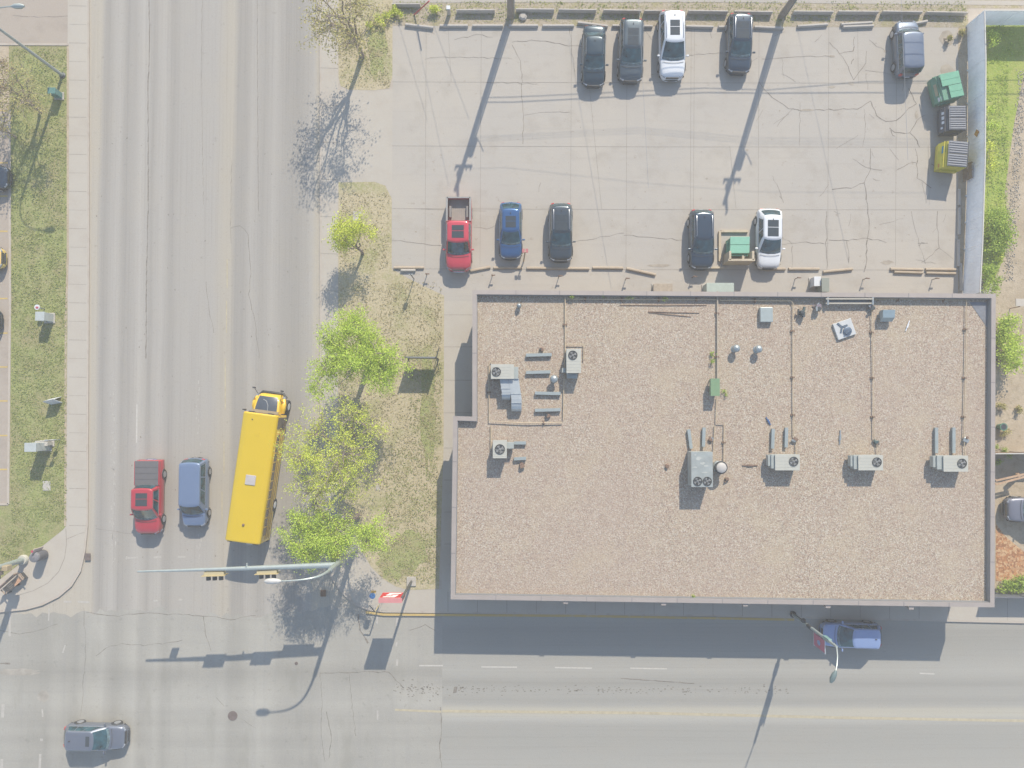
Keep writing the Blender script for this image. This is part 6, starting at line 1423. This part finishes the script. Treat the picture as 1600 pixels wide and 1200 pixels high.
tree(25, 215, 4.8, 1.9, 3.2, 'thin leafy sapling beside the west parking lot', L_sparse, 900, 17, coff=(.2, .2), trunk_r=.08, ls=.13, clusters=34, spread=.28, zr=1.4, group='trees on the west lawn')
tree(28, 148, 4.6, 2.0, 3.0, 'twiggy orange tinted shrub tree at the driveway corner', L_bud, 1300, 18, coff=(.0, .1), trunk_r=.07, ls=.12, clusters=60, spread=.22, zr=1.3, fork=.12, group='trees on the west lawn')
def shrub(px, py, w, d, h, label, leaf=L_dark, n=900, seed=1, ls=.13, grp=None, zg=Z, name='shrub', cat='shrub'):
    rr = random.Random(seed); b0 = G(px, py, zg + h * .4); b0.z = zg; th = thing(name, b0, label, cat, grp)
    st = MB(); tips = []
    for i in range(max(3, int(n / 90))):
        t = b0 + Vector((rr.uniform(-.45, .45) * w, rr.uniform(-.45, .45) * d, h * rr.uniform(.45, .95))); st.tube([b0 + Vector((rr.uniform(-.2, .2) * w, rr.uniform(-.3, .3) * d, 0)), t], [.025, .008], 4, cap=False); tips.append(t)
    st.build('stem', bark, th); lv = MB()
    for i in range(n):
        c_ = rr.choice(tips); sg = min(w, d, h) * .17 + .03; p = c_ + Vector((rr.gauss(0, sg), rr.gauss(0, sg), rr.gauss(0, sg * .8))); p.z = max(zg + .03, p.z); s = ls * rr.uniform(.5, 1.4)
        u = Vector((rr.gauss(0, 1), rr.gauss(0, 1), rr.gauss(0, .6))).normalized(); w_ = u.cross(Vector((rr.gauss(0, .7), rr.gauss(0, .7), 1))).normalized()
        lv.face([p - u * s * .5, p + w_ * s * .32, p + u * s * .5, p - w_ * s * .32])
    lv.build('foliage', leaf, th); return th
gy = 'shrubs east of the fence and building'
shrub(1553, 355, 1.7, 2.6, 1.4, 'broad green shrub against the fence, upper of the large ones', n=2400, seed=1, grp=gy)
shrub(1556, 378, 2.0, 1.6, 1.3, 'broad green shrub against the fence, lower of the large ones', n=1800, seed=2, grp=gy)
shrub(1542, 438, 1.0, 2.2, 1.3, 'narrow green shrub between the fence end and the building corner', n=1300, seed=3, grp=gy)
shrub(1568, 515, 1.2, 1.9, 1.6, 'round bright shrub beside the east wall, upper one', L_bright, n=2000, seed=4, grp=gy)
shrub(1570, 552, 1.4, 2.4, 1.8, 'round bright shrub beside the east wall, lower and larger one', L_bright, n=2600, seed=5, grp=gy)
shrub(1544, 65, .8, 1.2, 1.0, 'small light green bush in the fence corner', L_bright, n=500, seed=6, grp=gy)
shrub(1546, 180, .7, 2.6, .8, 'straggly bush along the fence behind the waste bins', L_bright, n=500, seed=7, grp=gy)
shrub(1550, 246, 1.0, 2.0, 1.0, 'pale bush along the fence level with the yellow bin', L_olive, n=450, seed=8, grp=gy)
shrub(1562, 402, 1.0, 1.0, .5, 'low yellowish weed clump below the large shrubs', L_olive, n=300, seed=9, grp=gy)
shrub(1572, 915, 1.6, .9, .8, 'arching grassy plant at the end of the east yard, left one', L_dark, n=1000, seed=10, grp=gy); shrub(1597, 911, 1.4, .9, .8, 'arching grassy plant at the end of the east yard, right one', L_dark, n=900, seed=11, grp=gy)
for i, (x, y, w_, lb) in enumerate(((1562, 640, .8, 'dry weed clump above the green bucket'), (1571, 678, .6, 'dry weed clump below the green bucket'), (1562, 700, .8, 'green weed clump touching the short fence'), (1564, 722, 1.3, 'dark weed clump between the short fence and the planks'), (1590, 640, .4, 'sparse weeds at the right edge'))):
    shrub(x, y, w_, w_, .4, lb, L_dark if i in (2, 3) else L_sparse, n=260, seed=20 + i, grp='weeds in the east yard', name='weed_clump', cat='weed', ls=.1)
for i, (x, y, w_, lb) in enumerate(((1133, 614, .38, 'round weed growing right of the green roof box'), (1112, 565, .3, 'weed growing left of the pale roof pipe'), (1113, 553, .22, 'tiny dry weed above the other one by the pale pipe'), (941, 462, .25, 'westernmost small weed on the north parapet gutter'), (985, 463, .35, 'weed on the parapet gutter, second from the west'), (1042, 465, .45, 'larger pale weed in the parapet gutter, nearest the pale pipe'), (893, 464, .2, 'tiny weed where the west gas pipe starts'), (1084, 932, .2, 'tiny yellow weed on the south roof edge'))):
    shrub(x, y, w_, w_, .35, lb, L_dark, n=60, seed=40 + i, grp='weeds on the roof', zg=ZR, name='roof_weed', cat='weed', ls=.09)
for i, (x, y, w_, lb) in enumerate(((620, 20, 1.2, 'pale green bush under the bare tree'), (680, 16, .9, 'bush beside the bollard'), (1478, 60, .5, 'dry weed at the cracked lot corner'), (1500, 50, .6, 'dry weed against the fence corner'), (590, 30, 2.0, 'low yellow green bush below the bare tree crown'))):
    shrub(x, y, w_, w_ * .6, .5, lb, L_olive if i in (0, 1, 4) else L_sparse, n=int(200 + w_ * 260), seed=60 + i, grp='bushes along the north edge', name='low_bush', cat='bush', ls=.11)
# stones along the yard path
rr = random.Random(77); st = MB()
for i in range(900):
    t = rr.random(); x = 1597 - 24 * t + rr.gauss(0, 4.5); y = 110 + 330 * t; p = G(x, y); s = rr.uniform(.03, .11)
    if x < 1600: st.box((p.x, p.y, Z + .02), (s, s * rr.uniform(.6, 1.2), s * .7), rz=rr.uniform(0, 3), top=.6)
tag(st.build('gravel_edge', pmat('pebbles', D(206, 200, 190), .8, noise=.3, nscale=3)), 'scattered pale stones along the edge of the yard grass', 'stones', kind='stuff')
# weeds and stones on the north verge, and grass tufts on the lawns (uncountable)
G_grn = leafmat('grass_green', D(150, 166, 96, 1.15), D(174, 186, 116, 1.15), D(194, 202, 142, 1.15))
G_dry = leafmat('grass_dry', D(184, 178, 130, 1.1), D(204, 195, 156, 1.1), D(222, 213, 182, 1.1))
from mathutils import noise as mnoise
def tufts(name, regions, leaf, n, label, seed, hgt=.05, ls=.045, cat='grass'):
    rr = random.Random(seed); mb = MB(); cl = {}
    for i in range(n):
        x0, y0, x1, y1 = rr.choices(regions, weights=[(q[2] - q[0]) * (q[3] - q[1]) for q in regions])[0]
        x, y = rr.uniform(x0, x1), rr.uniform(y0, y1)
        k = mnoise.noise(Vector((x * .05, y * .05, seed * 7.3))) + .6 * mnoise.noise(Vector((x * .2, y * .2, seed * 3.1)))
        if k < rr.uniform(-.7, .7): continue
        p = G(x, y, Z + .02); p.z = Z + .02 + rr.random() * hgt; s = ls * rr.uniform(.6, 1.8)
        u = Vector((rr.gauss(0, 1), rr.gauss(0, 1), rr.gauss(0, .3))).normalized(); w_ = u.cross(Vector((rr.gauss(0, .5), rr.gauss(0, .5), 1))).normalized()
        mb.face([p - u * s, p + w_ * s * .5, p + u * s, p - w_ * s * .5])
    tag(mb.build(name, leaf), label, cat, kind='stuff')
tufts('lawn_grass', [(18, 76, 104, 815), (18, 815, 60, 850), (0, 840, 30, 880)], G_grn, 26000, 'rough green grass on the west lawn', 1)
tufts('dry_grass', [(531, 300, 608, 420), (531, 440, 690, 700), (590, 700, 686, 912), (531, 4, 610, 136)], G_dry, 20000, 'dry grass on the strip between the pavement and the building', 2)
tufts('green_grass', [(600, 700, 684, 912), (640, 560, 690, 700), (545, 20, 600, 130)], G_grn, 6000, 'greener grass patches on the dry strip', 3)
tufts('yard_grass_blades', [(1542, 90, 1575, 330), (1542, 40, 1600, 88)], L_dark, 5000, 'lush grass in the yard behind the fence', 4, hgt=.12)
tufts('verge_weeds', [(614, 2, 1510, 34)], G_grn, 6000, 'weeds on the gravel strip along the top edge', 5, ls=.05)
# ------------------------------------------------------------------ haze volume added to lift the dark tones
hz = MB(); hz.box((0, 0, 28.2), (1240, 1240, 58.6))
hm = bpy.data.materials.new('added_haze'); hm.use_nodes = True; nt = hm.node_tree; nt.nodes.clear()
pv = nt.nodes.new('ShaderNodeVolumePrincipled'); pv.inputs['Color'].default_value = (.97, .95, .90, 1); pv.inputs['Density'].default_value = HAZE
mo = nt.nodes.new('ShaderNodeOutputMaterial'); nt.links.new(pv.outputs[0], mo.inputs['Volume'])
tag(hz.build('haze', hm), 'thin pale haze volume added over the whole place to lift dark tones', 'haze', kind='stuff')
